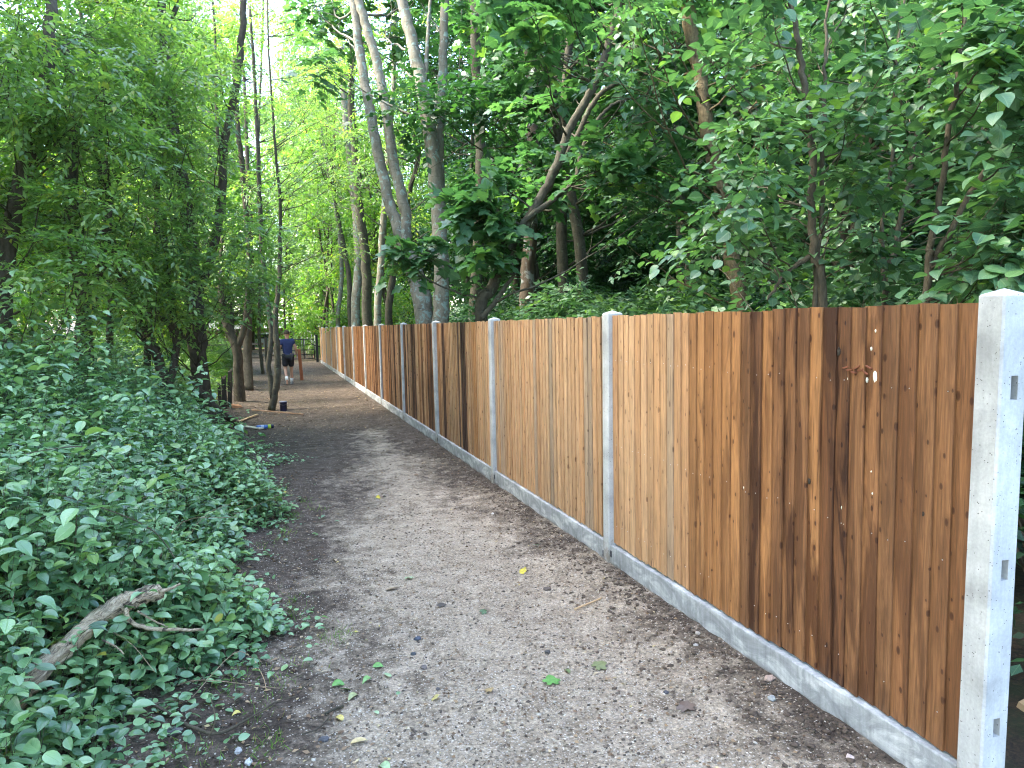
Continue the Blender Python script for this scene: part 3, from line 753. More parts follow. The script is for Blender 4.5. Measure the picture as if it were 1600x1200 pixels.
for x, y in [(4.1, 2.9), (4.0, 1.1), (4.9, .2), (5.4, 2.2), (5.6, 3.8)]:
    place(sh_dark, x, y, rr.uniform(.75, .9), 'dark leafy shrub seen behind the near concrete end post', 'shrubs behind the end post', rr)
for x, y in [(4.4, 43), (3.4, 45), (5.0, 47), (3.2, 49.5), (4.4, 53), (-3.5, 48), (-4.5, 53), (2.6, 56)]:
    place(sh_bright, x, y, rr.uniform(.8, 1.1), 'light green shrub growing beyond the metal gate', 'shrubs beyond the gate', rr)

# ------------------------------------------------------------------ trees behind the fence, one by one
R = np.random.RandomState
def base_at(P, dz=0): return np.array([P[0], P[1], gz(P[1])])
def stem_down(Z, pts, Zs=None):
    """continue a stem seen above the fence down to the ground"""
    L = px_stem(Z, pts, Zs); a, b = L[0], L[1]; d = (a-b); d = d/abs(d[2]); g = a+d*(a[2]-gz(a[1])+.15)
    g[:2] = a[:2]+(g[:2]-a[:2])*.25; g[0] = max(g[0], FX+.45)
    return [g]+L
# 1 big two-stemmed sycamore, left-leaning stem
s1 = stem_down(14.2, [(664, 500), (648, 430), (634, 385), (612, 330), (594, 255), (580, 185), (566, 110), (556, 30), (546, -60), (530, -300)])
s1b = px_stem(14.1, [(634, 390), (634, 340), (624, 290), (612, 240), (604, 180), (592, 110), (575, 50), (560, 0), (545, -60), (520, -250)])
s2 = stem_down(13.8, [(689, 500), (690, 420), (684, 330), (676, 240), (664, 160), (652, 100), (638, 40), (626, -10), (612, -90), (600, -300)])
s2b = px_stem(14.0, [(692, 360), (689, 300), (686, 230), (690, 150), (692, 80), (695, 0), (700, -100), (705, -280)])
s2c = px_stem(13.8, [(664, 160), (666, 110), (668, 60), (672, 10), (680, -60)])
rs = R(101)
cl = px_clusters(rs, 20, 470, 720, -140, 110, 12.5, 17, .75, 14, lambda x, y, Z: Z > 15 or x < 520 or x > 715)
make_tree('sycamore_tree', 'grey lichened tree whose trunk leans left and forks in two just above the fence', 'tree', base_at(s1[0]),
          [(s1, [.18, .18, .13, .10, .095, .085, .08, .075]), (s1b, [.085, .10, .095, .09, .085, .08, .07, .05])], cl[:8], rs, M['bark_grey'], M['syc'], tmpl='maple', leaf_len=.15, aspect=1.0, nleaf=9, slen=.6, limb_r=.03)
make_tree('sycamore_tree', 'pale ribbed upright tree with a lichened second stem, right of the leaning grey tree', 'tree', base_at(s2[0]),
          [(s2, [.165, .15, .14, .13, .12, .105, .09, .07]), (s2b, [.07, .085, .08, .08, .075, .07, .05]), (s2c, [.04, .04, .03, .03])], cl[8:], rs, M['bark_grey'], M['syc'], tmpl='maple', leaf_len=.15, aspect=1.0, nleaf=9, slen=.6, limb_r=.03)
# 2 dark crooked tree
s4 = stem_down(9.6, [(752, 497), (768, 450), (790, 405), (812, 365), (838, 322), (868, 262), (888, 205), (914, 160), (938, 110), (960, 35), (980, -40), (1010, -200)])
s4b = px_stem(9.5, [(805, 375), (820, 345), (850, 322), (880, 300), (900, 275), (908, 240), (922, 208), (940, 180), (965, 160), (1010, 150)])
s4c = px_stem(10, [(840, 320), (872, 262), (900, 215), (925, 165), (945, 140), (975, 120), (1000, 60)])
s4d = px_stem(9.4, [(752, 497), (775, 470), (795, 440), (806, 425)])
rs = R(102)
cl = px_clusters(rs, 7, 715, 800, 275, 420, 8.9, 9.8, .38, 12, lambda x, y, Z: x < 790-max(0, y-360)*.5)+px_clusters(rs, 5, 820, 880, 240, 300, 10.4, 11.5, .4, 10)+px_clusters(rs, 30, 690, 1090, -60, 190, 8.0, 12, .6, 11, lambda x, y, Z: not (700 < x < 840 and y > 90) and not (840 < x < 985 and Z < 10.8 and y > 10))+px_clusters(rs, 6, 940, 1040, 220, 330, 8.6, 9.8, .4, 9)+px_clusters(rs, 2, 615, 690, 385, 400, 9.2, 9.6, .3, 11)
make_tree('maple_tree', 'dark crooked tree with sinuous branches and broad lobed leaves behind the fence', 'tree', base_at(s4[0]),
          [(s4, [.085, .075, .065, .06, .055, .05, .045, .035]), (s4b, [.038, .035, .028, .022, .015]), (s4c, [.04, .038, .035, .03, .02]), (s4d, [.04, .03, .025, .015])], cl, rs, M['bark_brown'], M['syc'], tmpl='maple', leaf_len=.145, aspect=1.0, nleaf=9, slen=.5, droop=.5, limb_r=.016, outward=.9)
# 3 ivy-clad straight trunk and paler neighbour
s5 = stem_down(16, [(822, 470), (828, 380), (832, 280), (833, 180), (829, 90), (824, 0), (820, -120)])
rs = R(103); cl = px_clusters(rs, 6, 770, 900, -60, 120, 15, 17, .8, 14)
make_tree('straight_tree', 'straight pale barked trunk with peeling red brown side, centre of the wood', 'tree', base_at(s5[0]), [(s5, [.15, .14, .13, .12, .10])], cl, rs, bark_mat('pale_and_red_bark', (.06, .042, .03), (.13, .10, .07), (.22, .235, .22), .54, 2, .3), M['syc'], leaf_len=.13, aspect=.6, nleaf=10)
s6 = stem_down(19, [(742, 470), (748, 380), (752, 280), (748, 180), (744, 90), (742, 0), (740, -120)])
rs = R(104); cl = px_clusters(rs, 6, 690, 800, -60, 150, 18, 20, .9, 14)
make_tree('straight_tree', 'plain straight grey brown trunk left of the pale and red trunk', 'tree', base_at(s6[0]), [(s6, [.16, .15, .14, .13, .12])], cl, rs, M['bark_brown'], M['dark'], leaf_len=.13, aspect=.6, nleaf=10)
# 4 slender trunks at the far end of the fence
rs = R(105)
sl = [[(556, 505), (560, 400), (553, 300), (540, 180), (532, 60), (524, -80)], [(574, 505), (572, 420), (562, 330), (556, 250), (548, 150), (556, 40), (560, -80)],
      [(590, 505), (594, 430), (600, 340), (606, 250), (614, 140), (618, 20), (622, -80)], [(608, 505), (612, 440), (624, 370), (640, 300), (655, 240)], [(528, 505), (534, 430), (528, 350), (512, 260), (500, 180), (496, 60)], [(548, 505), (545, 430), (530, 350), (522, 300)]]
labs = ['leftmost of the tall slender stems above the middle of the fence', 'slender stem bending left then right, second of the group by the grey tree', 'slim straight stem just left of the big leaning grey trunk', 'short leaning slim stem pointing right towards the big grey trunk', 'thin curved stem over the far end of the fence', 'thin forked stem leaning left over the far fence']
for k, q in enumerate(sl):
    Z = 2873/(q[0][0]-426)+1.6; s = stem_down(Z, q); cl = px_clusters(rs, 14, q[-1][0]-80, q[-1][0]+60, -70, 330, Z-2, Z+2, .85, 15)
    r = .15 if k < 2 else .10
    make_tree('slender_tree', labs[k], 'tree', base_at(s[0]), [(s, [r, r*.9, r*.8, r*.6, r*.4])], cl, rs, M['bark_brown'] if k % 2 else M['bark_grey'], M['elder'], leaf_len=.12, aspect=.5, nleaf=11, slen=.6)
# 5 rough trunk right of centre
s7 = stem_down(8.6, [(1157, 482), (1146, 420), (1138, 350), (1124, 285), (1108, 220), (1098, 150), (1088, 90), (1074, 20), (1066, -60), (1050, -200)])
rs = R(106); cl = px_clusters(rs, 30, 950, 1260, -60, 400, 6.6, 10, .5, 11, lambda x, y, Z: Z > 9.0 or (abs(x-(1070+.19*y)) > 60 and (y < 330 or x > 1170)))
make_tree('rough_barked_tree', 'slim rough brown trunk leaning left above the fence, right of centre', 'tree', base_at(s7[0]), [(s7, [.10, .095, .09, .085, .08, .075, .07])], cl, rs, bark_mat('rough_brown_bark', (.055, .04, .022), (.17, .13, .07), (.10, .12, .05), .58, 9, .5, 1.0), M['hazel'], tmpl='fold', leaf_len=.11, aspect=.62, nleaf=10, slen=.55, limb_r=.016)
# 6 hazels close behind the fence
hz = [(4.9, [[(1282, 470), (1272, 400), (1268, 320), (1270, 240), (1262, 170), (1250, 90), (1238, 10), (1225, -80)], [(1275, 440), (1285, 350), (1283, 260), (1288, 170), (1290, 80), (1296, -30)], [(1268, 400), (1225, 430), (1200, 470)]], (1110, 1420, -80, 440, 4.2, 6.4), 40, 'hazel with a cluster of straight brown stems rising behind the near fence'),
      (6.0, [[(1385, 470), (1400, 380), (1420, 280), (1440, 170), (1470, 60), (1490, -60)], [(1380, 460), (1378, 350), (1395, 240), (1400, 100), (1420, -60)]], (1330, 1620, -80, 440, 5.0, 7.6), 36, 'hazel with thin pale stems seen between its leaves right of the clustered stems'),
      (4.2, [[(1448, 470), (1455, 380), (1470, 300), (1482, 200), (1500, 90), (1510, -60)], [(1452, 420), (1500, 330), (1560, 230), (1620, 120)]], (1440, 1700, -60, 440, 3.6, 5.2), 26, 'nearest hazel with large round leaves above the concrete end post')]
for k, (Z, ss, (x0, x1, y0, y1, z0, z1), n, lab) in enumerate(hz):
    rs = R(110+k); st = []
    for j, q in enumerate(ss):
        L = stem_down(Z, q) if j < 2 and q[0][1] > 435 else px_stem(Z, q)
        r = (.028 if k == 0 else .02) if j == 0 else .016
        st.append((L, [r*1.3, r, r*.9, r*.7, r*.5]))
    cl = px_clusters(rs, n, x0, x1, y0, y1, z0, z1, .34, 9, lambda x, y, Zc: (Zc > Z+.4) or abs(x-(1255+.045*y, 1425, 1480)[k]) > 34)
    make_tree('hazel_tree', lab, 'tree', base_at(st[0][0][0]), st, cl, rs, M['twig'], M['hazel'], tmpl='oval', leaf_len=.080 if k < 2 else .092, aspect=.84, nleaf=7, slen=.42, droop=.45, limb_r=.007, twig_r=.002, fill=1.7, flatness=.6, outward=1.0, stem_sides=8)
# overhanging branch tips at the top edge, right of centre
# ------------------------------------------------------------------ trees left of the lane
def gstem(Z_pts): return Z_pts
def lt(lab, seed, stems, clusters, bark='bark_dark', mat='elder', name='elder_tree', **kw):
    rs = R(seed)
    kw = {**dict(tmpl='fold', leaf_len=.10, aspect=.45, nleaf=14, slen=.5, droop=.4, limb_r=.012, twig_r=.0025, fill=1.0), **kw}
    return make_tree(name, lab, 'tree', base_at(stems[0][0][0]), stems, clusters(rs) if callable(clusters) else clusters, rs, M[bark], M[mat], **kw)
b1 = GP(342, 678)
lt('dark stout leaning tree at the left lane edge where the lane narrows', 201,
   [([b1, W(322, 640, 13.1), W(312, 580, 13.0), W(308, 500, 13), W(300, 420, 12.9), W(292, 330, 12.8), W(275, 230, 12.8), W(262, 120, 12.8), W(250, -20, 12.6)], [.20, .16, .14, .13, .12, .11, .09, .06]),
    ([W(306, 470, 13), W(330, 400, 12.8), W(345, 320, 12.6), W(350, 230, 12.5), W(370, 130, 12.4), W(380, 20, 12.3), W(384, -80, 12.3)], [.08, .07, .06, .04]),
    ([W(312, 560, 13), W(285, 520, 12.7), W(240, 490, 12.5), W(200, 470, 12.3)], [.05, .04, .02])],
   lambda rs: px_clusters(rs, 46, 130, 430, 20, 500, 10.5, 14, .62, 17, lambda x, y, Z: not (x > 390 and y < 330)) + px_clusters(rs, 10, 200, 400, 370, 500, 10.0, 12, .5, 15))
b = GP(376, 630)
lt('dark slim tree forking low, left lane edge beside the broken stakes', 202,
   [([b, W(372, 590, 18.2), W(370, 545, 18.1), W(352, 500, 18), W(345, 430, 18), W(350, 330, 17.8), W(340, 200, 17.6), W(336, 60, 17.5), W(325, -100, 17.5)], [.14, .12, .11, .08, .06, .04, .03, .02]),
    ([W(370, 548, 18.1), W(384, 500, 18), W(390, 420, 18), W(384, 320, 17.8), W(372, 200, 17.7), W(366, 90, 17.7)], [.08, .07, .05])],
   lambda rs: px_clusters(rs, 34, 230, 480, -40, 480, 16, 20, .75, 15, lambda x, y, Z: not (x > 400 and y > 330) and not (405 < x < 436 and (20 < y < 70 or 190 < y < 265))))
b = GP(388, 612)
lt('dark straight tree just beyond the low forked one at the left lane edge', 203,
   [([b, W(386, 560, 22), W(388, 500, 22), W(392, 400, 22), W(388, 280, 22), W(380, 100, 22), W(374, -60, 22), W(370, -260, 22)], [.16, .14, .12, .09, .06, .04, .03, .02])],
   lambda rs: px_clusters(rs, 30, 385, 570, -80, 210, 23, 30, 1.0, 16, lambda x, y, Z: not (408 < x < 434 and (25 < y < 65 or 192 < y < 262)))+px_clusters(rs, 34, 280, 520, -40, 420, 19, 25, .95, 15, lambda x, y, Z: not (405 < x < 436 and (20 < y < 70 or 190 < y < 265))))
b = GP(424, 640)
lt('slender grey green tree with twin stems at the lane edge beside the navy tub', 204,
   [([b, W(432, 600, 16.6), W(434, 560, 16.6), W(430, 500, 16.6), W(436, 430, 16.6), W(438, 330, 16.6), W(430, 230, 16.5), W(420, 80, 16.4), W(416, -90, 16.4)], [.085, .075, .07, .055, .04, .03, .02, .015]),
    ([W(426, 622, 16.6), W(420, 570, 16.6), W(424, 520, 16.6), W(414, 440, 16.6), W(408, 360, 16.5), W(404, 250, 16.4), W(398, 130, 16.4), W(390, 10, 16.4)], [.06, .06, .055, .045, .03])],
   lambda rs: px_clusters(rs, 22, 350, 560, -20, 470, 15.5, 18, .55, 12, lambda x, y, Z: not (405 < x < 436 and (20 < y < 70 or 190 < y < 265))), bark='bark_brown')
b = W(262, 640, 11.5); b[2] = gz(b[1])
lt('dark leaning multi stemmed tree behind the undergrowth, left of the stout lane edge tree', 205,
   [([b, W(258, 600, 11.5), W(238, 540, 11.4), W(205, 470, 11.3), W(180, 400, 11.2), W(160, 300, 11), W(150, 180, 11)], [.09, .08, .07, .06, .05, .035]),
    ([W(262, 610, 11.5), W(275, 540, 11.5), W(262, 440, 11.4), W(255, 330, 11.3)], [.06, .05, .04]),
    ([W(245, 560, 11.4), W(215, 520, 11), W(190, 505, 10.8)], [.04, .02])],
   lambda rs: px_clusters(rs, 36, 40, 320, -20, 470, 9.5, 12.5, .6, 17, lambda x, y, Z: y < 440 or x < 150))
b = W(135, 640, 10.5); b[2] = gz(b[1])
lt('dark upright tree half hidden in leaves, second from the left picture edge', 206,
   [([b, W(132, 560, 10.5), W(134, 470, 10.4), W(122, 400, 10.3), W(110, 300, 10.2), W(118, 180, 10), W(100, 60, 10)], [.13, .12, .11, .09, .07, .05]),
    ([W(134, 470, 10.4), W(160, 400, 10.2), W(170, 300, 10), W(150, 200, 10), W(172, 100, 10)], [.06, .05, .03])],
   lambda rs: px_clusters(rs, 40, -60, 260, -60, 420, 8, 11.5, .6, 17))
b = W(10, 640, 9); b[2] = gz(b[1])
lt('dark tree at the left picture edge behind the undergrowth', 207,
   [([b, W(8, 560, 9), W(4, 470, 9), W(12, 380, 9), W(40, 260, 8.8), W(70, 140, 8.6), W(80, 0, 8.6)], [.12, .11, .10, .08, .06]),
    ([W(8, 500, 9), W(-30, 400, 8.8), W(-60, 250, 8.6)], [.07, .06, .04])],
   lambda rs: px_clusters(rs, 34, -140, 180, 20, 520, 7, 9.5, .55, 16))
# thin stems in the middle distance, left
rs = R(210)
for k, (q, Z, lab) in enumerate([([(170, 600), (172, 480), (190, 380), (150, 250), (140, 120), (120, -20)], 15, 'thin bare stem rising behind the leaves left of the leaning tree'), ([(225, 610), (232, 500), (246, 330), (240, 120), (280, 0), (300, -80)], 14, 'thin forked pole stem reaching the top edge at the left'),
        ([(412, 600), (405, 520), (407, 400), (403, 250), (410, 60), (412, -60)], 30, 'thin far stem before the bright gap over the lane'), ([(486, 540), (500, 440), (490, 300), (478, 150), (470, -60)], 49, 'thin far stem just left of the fence end'), ([(448, 540), (444, 460), (452, 300), (440, 150), (452, -60)], 52, 'thin far stem standing behind the walking man')]):
    s = px_stem(Z, q); s[0] = np.array([s[0][0], s[0][1], gz(s[0][1])-.1])
    cl = px_clusters(rs, 20, q[2][0]-60, q[2][0]+70, -60, 380, Z-2, Z+2, .055*Z**.9, 16, lambda x, y, Z: not (405 < x < 436 and (20 < y < 70 or 190 < y < 265)))
    make_tree('thin_tree', lab, 'tree', base_at(s[0]), [(s, [.07, .06, .05, .035])], cl, rs, M['bark_brown'], M['elder'] if k < 2 else M['bright'], leaf_len=.10 if k < 2 else .15, aspect=.5, nleaf=12, slen=.55, twig_r=.003)

# ------------------------------------------------------------------ undergrowth on the left
def ug_h(x, y):
    """height of the leaf mass above the lane plane"""
    e = -.22+.18*np.sin(y*1.9)+.12*np.sin(y*4.3+1)-.55*np.exp(-((y-3.2)/1.0)**2)-.5*np.clip((y-9.2)/2.5, 0, 2)
    d = np.clip(e-x, 0, 6)
    h = 1.04*(1-np.exp(-d*.95))+.11*d
    return (h*(.82+.36*vnoise(x*1.5, y*1.5, 61))+.05)*(d > 0), d
def stems_field(rs, n, x0, x1, y0, y1, tmpl, leaf, npair, hmul=1.0):
    x = rs.uniform(x0, x1, n*2); y = rs.uniform(y0, y1, n*2); h, d = ug_h(x, y)
    Z = x*fwd[0]+y*fwd[1]; X = (x*rt[0]+y*rt[1])/np.maximum(Z, .1)
    ok = (d > 0) & (X > -.86) & (Z > .8); x, y, h = x[ok][:n], y[ok][:n], h[ok][:n]; n = len(x)
    h = h*rs.uniform(.55, 1.12, n)*hmul+.03; lean = rs.normal(0, .22, (n, 2))*h[:, None]; lean[:, 0] += .10*h
    g = G*y+.10*np.clip(-x-.15, 0, 9)*np.exp(-np.clip(-x-.15, 0, 9)*.12)
    base = np.stack([x, y, g-.02], 1); top = base+np.concatenate([lean, h[:, None]], 1)
    pos, dr, nr, tone = [], [], [], []; tn = rs.normal(0, .13, n)+.12*(vnoise(x*2, y*2, 8)-.5)
    a0 = rs.uniform(0, 6.28, n)
    sp = .05+leaf*.35
    for k in range(npair):
        t = 1-(k*sp+rs.uniform(0, .01, n))/np.maximum(h, .05); ok = t > .12
        p = base+(top-base)*t[:, None]; p[:, :2] += 0
        for s in (0, math.pi):
            a = a0+k*1.65+s+rs.normal(0, .25, n); el = rs.normal(-.12-.05*k, .28, n)
            dd = np.stack([np.cos(a)*np.cos(el), np.sin(a)*np.cos(el), np.sin(el)], 1)
            nn = np.stack([-np.cos(a)*np.sin(el), -np.sin(a)*np.sin(el), np.cos(el)], 1)
            pos.append(p[ok]+dd[ok]*.012); dr.append(dd[ok]); nr.append(nn[ok]); tone.append(np.clip(rs.beta(1.5, 1.5, ok.sum())+tn[ok], 0, 1))
    P = np.concatenate(pos); T = np.concatenate(tone); T = np.where(rs.rand(len(T)) < .004, 1, np.minimum(T, .97))
    V, Fc, Rr, uv = leaves(P, np.concatenate(dr), np.concatenate(nr), leaf*rs.uniform(.45, 1.35, len(P)), .64, tmpl, rs, T, .3)
    ends = np.stack([base, (base+top)/2, top], 1); tw = twigs_mesh(ends, .0028, rs)
    return V, Fc, Rr, uv, tw
rs = R(300)
for nm, args in (('near', (3000, -3.2, .1, .9, 5.2, 'oval', .068, 5)), ('mid', (5200, -6.5, .1, 5.0, 9.6, 'oval', .066, 4)), ('shoots', (420, -6, -.4, 1.5, 11, 'oval', .082, 5, 1.5)), ('far', (4200, -10, -.3, 8.5, 17, 'fold', .08, 4))):
    V, Fc, Rr, uv, tw = stems_field(rs, *args)
    o = link('undergrowth', fastmesh('undergrowth', V, Fc, Rr, uv), M['under']); tag(o, {'near': 'pale green leafy undergrowth nearest the camera around the fallen log', 'shoots': 'taller leafy shoots standing over the undergrowth left of the lane', 'mid': 'pale green leafy undergrowth along the left edge of the lane', 'far': 'pale green undergrowth at the feet of the left trees'}[nm], 'undergrowth', kind='stuff')
    o2 = link('undergrowth_stems', fastmesh('undergrowth_stems', tw[0], tw[1]), M['twig'], o); o2['kind'] = 'stuff'
for nm, lab, args in (('seedlings', 'broad lobed maple seedling leaves among the undergrowth', (110, -5, -.4, 2.2, 11, 'maple', .10, 2, 1.15)),):
    V, Fc, Rr, uv, tw = stems_field(R(305), *args)
    o = link('maple_seedlings', fastmesh('maple_seedlings', V, Fc, Rr, uv), M['syc']); tag(o, lab, 'seedlings', kind='stuff')
rs = R(306); tb = Tubes()
for k in range(90):
    y = rs.uniform(2, 9); x = -rs.uniform(.4, 4); h, _ = ug_h(np.array([x]), np.array([y])); z = G*y+float(h[0])*.75; a = rs.uniform(0, 6.28); L = rs.uniform(.3, .8)
    p = np.array([x, y, z]); q = p+np.array([math.cos(a)*L, math.sin(a)*L, rs.uniform(-.1, .25)])
    tb.add(smooth_path([p, (p+q)/2+rs.normal(0, .05, 3)+np.array([0, 0, .05]), q], 4), [.003, .0015], 4)
o = link('dead_stems', tb.mesh('dead_stems'), M['dead']); tag(o, 'thin pale dead stems tangled through the undergrowth', 'dead stems', kind='stuff')
# low ground cover creeping on to the lane edge
rs = R(310); n = 2600
y = rs.uniform(2.2, 12, n); e = -.22+.18*np.sin(y*1.9)+.12*np.sin(y*4.3+1)-.35*np.exp(-((y-3.2)/1.0)**2); x = e+rs.exponential(.12, n)*rs.choice([-1, 1], n, p=[.6, .4])
ok = vnoise(x*4, y*4, 4) > .45; x, y = x[ok], y[ok]; n = len(x)
P = np.stack([x, y, lane_h(x, y)+rs.uniform(.01, .05, n)], 1); a = rs.uniform(0, 6.28, n)
V, Fc, Rr, uv = leaves(P, np.stack([np.cos(a), np.sin(a), rs.uniform(-.3, .3, n)], 1), np.tile([0, 0, 1.0], (n, 1)), rs.uniform(.02, .055, n), .7, 'oval', rs, None, .3)
o = link('ground_cover', fastmesh('ground_cover', V, Fc, Rr, uv), M['under']); tag(o, 'small creeping green leaves along the edge of the lane', 'ground cover', kind='stuff')
# grass tufts on the lane edge
n = 1500; cx = rs.choice(40, n); cy = rs.uniform(2.6, 9, 40); ce = -.22+.18*np.sin(cy*1.9)+.12*np.sin(cy*4.3+1)+rs.uniform(-.1, .35, 40)-.25*np.exp(-((cy-3.2)/1.0)**2)
x = ce[cx]+rs.normal(0, .05, n); y = cy[cx]+rs.normal(0, .07, n)
P = np.stack([x, y, lane_h(x, y)], 1); a = rs.uniform(0, 6.28, n)
V, Fc, Rr, uv = leaves(P, np.stack([np.cos(a)*.7, np.sin(a)*.7, rs.uniform(.3, 1.2, n)], 1), np.stack([np.cos(a), np.sin(a), np.ones(n)], 1), rs.uniform(.02, .06, n), .07, 'rhomb', rs, None, .1)
o = link('grass', fastmesh('grass', V, Fc, Rr, uv), M['bright']); tag(o, 'sparse grass tufts on the left edge of the lane', 'grass', kind='stuff')

# ------------------------------------------------------------------ dead wood in the undergrowth
def stick(name, label, cat, pts, rad, mat, sides=8, rough=.1, seed=0, side=()):
    pts = [np.asarray(q, float) for q in pts]; b = pts[0].copy(); root = empty(name, b); tag(root, label, cat)
    tb = Tubes(); tb.add(smooth_path(np.array(pts)-b, 8, max(rad)*.10, seed), rad, sides, seed, rough); link('wood', tb.mesh('wood'), mat, root)
    for q, r in side:
        tb = Tubes(); tb.add(smooth_path(np.array([np.asarray(z, float) for z in q])-b, 5, max(r)*.15, seed), r, 6, seed, rough); link('twig', tb.mesh('twig'), mat, root)
    return root
m = NT('weathered_log_wood'); ld = norm(W(252, 922, 3.75)-W(20, 1100, 2.95)); cv = m.coord()
dp = m.n('ShaderNodeVectorMath', operation='DOT_PRODUCT'); m.l(cv, dp.inputs[0]); dp.inputs[1].default_value = ld
scl = m.n('ShaderNodeVectorMath', operation='SCALE'); scl.inputs[0].default_value = ld; m.l(m.math('MULTIPLY', dp.outputs['Value'], -.9), scl.inputs['Scale'])
add = m.n('ShaderNodeVectorMath', operation='ADD'); m.l(cv, add.inputs[0]); m.l(scl.outputs[0], add.inputs[1])
f1 = m.noise(add.outputs[0], 60, 6, .65, 1.2); f2 = m.noise(cv, 9, 5, .6, .6); f3 = m.noise(add.outputs[0], 22, 4, .6, .8)
lc = m.ramp(f1.outputs[0], [(.3, (.10, .07, .045)), (.48, (.36, .28, .18)), (.7, (.52, .43, .30))]).outputs[0]
lc = m.mix(m.ramp(f3.outputs[0], [(.38, (1, 1, 1)), (.43, (0, 0, 0))]).outputs[0], lc, (.05, .035, .022))
lc = m.mix(m.ramp(f2.outputs[0], [(.55, (0, 0, 0)), (.66, (.8, .8, .8))]).outputs[0], lc, (.17, .14, .09))
m.l(lc, m.b.inputs['Base Color']); m.b.inputs['Roughness'].default_value = .85; m.bump(m.math('ADD', f1.outputs[0], m.math('MULTIPLY', f3.outputs[0], 2)), .9, .02); M['log'] = m.m
stick('fallen_log', 'thick pale bark stripped log lying aslant in the undergrowth at lower left', 'log',
      [W(-60, 1180, 2.8), W(20, 1100, 3.05), W(75, 1038, 3.25), W(120, 996, 3.4), W(170, 956, 3.55), W(215, 936, 3.65), W(252, 924, 3.75)], [.050, .046, .042, .040, .037, .040, .040, .034], M['log'], 14, .16, 4,
      [([W(195, 950, 3.5), W(205, 972, 3.5), W(235, 982, 3.55), W(270, 984, 3.6), W(318, 984, 3.7)], [.012, .010, .009, .006]), ([W(250, 924, 3.7), W(265, 920, 3.75), W(282, 912, 3.8)], [.010, .005]), ([W(215, 955, 3.5), W(240, 970, 3.6), W(262, 980, 3.65)], [.005, .003]), ([W(160, 1000, 3.3), W(180, 1010, 3.3), W(194, 1022, 3.3)], [.005, .003])])
stick('dead_branch', 'dark dead branch lying level in the undergrowth above the pale log', 'branch',
      [W(30, 866, 4.3), W(70, 852, 4.5), W(120, 846, 4.7), W(170, 846, 4.8), W(215, 842, 4.9), W(262, 832, 5.1)], [.013, .018, .018, .016, .020, .010], M['bark_brown'], 8, .1, 5)
def on(px, py, dz=.01): q = GP(px, py); q[2] = lane_h(q[0], q[1])+dz; return q
stick('dead_branch', 'long curved thin branch lying on bare soil at the bottom left', 'branch',
      [on(200, 1112, .05), on(250, 1130, .03), on(300, 1150, .02), on(340, 1156, .02), on(380, 1132, .015), on(430, 1098, .012), on(465, 1086, .012)], [.007, .008, .008, .007, .004, .002], M['twig'], 6, .1, 6,
      [([on(240, 1128, .04), on(290, 1108, .03), on(345, 1095, .02), on(375, 1060, .02)], [.005, .004, .002]), ([on(310, 1148, .02), on(350, 1135, .03), on(395, 1118, .02)], [.004, .002])])
stick('twig', 'short pale twig lying on the lane near the second fence post', 'twig', [on(898, 950), on(940, 936)], [.006, .005], M['tan_wood'], 5, .1, 1)
stick('twig', 'dark short stick on the lane edge lower left of centre', 'twig', [on(508, 1114), on(536, 1100)], [.006, .006], M['bark_brown'], 6, .1, 2)
stick('twig', 'thin dark forked twig lying at the lower left of the lane', 'twig', [on(472, 1148), on(497, 1140), on(514, 1122)], [.003, .003, .003], M['bark_dark'], 5, .1, 3)
stick('twig', 'thin brown trailing stem at the lane edge above the curved branch', 'twig', [on(396, 1026, .01), on(402, 1045, .03), on(412, 1060, .02), on(416, 1078, .01)], [.002, .002, .0015], M['tan_wood'], 5, .1, 3)
# bramble shoots standing over the undergrowth
for k, (pts, lab) in enumerate([([W(150, 760, 5), W(180, 740, 4.6), W(140, 700, 4.3), W(60, 705, 4.1), W(0, 720, 4)], 'arching bare bramble stem over the undergrowth at left'), ([W(310, 1180, 2.7), W(335, 1130, 2.7), W(330, 1090, 2.7)], 'thin upright stem poking out at the bottom left'), ([W(290, 900, 4), W(240, 830, 4), W(150, 790, 3.9), W(80, 770, 3.8)], 'long thin arching stem in the middle of the undergrowth')]):
    stick('bramble_stem', lab, 'stem', pts, [.003, .003, .002], M['twig'], 5, 0, k)

# ------------------------------------------------------------------ litter and stones on the lane
M['litter'] = None
m = NT('dead_leaf'); a = m.n('ShaderNodeAttribute', attribute_name='rnd')
m.l(m.ramp(a.outputs['Fac'], [(0, (.035, .022, .014)), (.4, (.12, .07, .035)), (.7, (.26, .17, .09)), (.9, (.42, .33, .2)), (1, (.5, .4, .08))]).outputs[0], m.b.inputs['Base Color']); m.b.inputs['Roughness'].default_value = .7
M['litter'] = m.m
rs = R(400); n = 10000
y = 2.3+rs.exponential(6, n); x = rs.uniform(-1.2, 2.18, n)
keep = (y < 42) & ((vnoise(x*2, y*1.2, 3) > .35) | (x < .3) | (x > 1.9)); x, y = x[keep], y[keep]; n = len(x)
P = np.stack([x, y, lane_h(x, y)+.005], 1); a = rs.uniform(0, 6.28, n)
sz = rs.uniform(.008, .028, n)*np.where(x < .2, 1.3, 1)*(1+np.clip((y-5)/14, 0, 1.2))
V, Fc, Rr, uv = leaves(P, np.stack([np.cos(a), np.sin(a), rs.uniform(-.25, .35, n)], 1), np.tile([0, 0, 1.0], (n, 1)), sz, .55, 'fold', rs, rs.beta(1.3, 1.9, n), .5)
o = link('leaf_litter', fastmesh('leaf_litter', V, Fc, Rr, uv), M['litter']); tag(o, 'fine scraps of brown leaf scattered over the lane', 'leaf litter', kind='stuff')
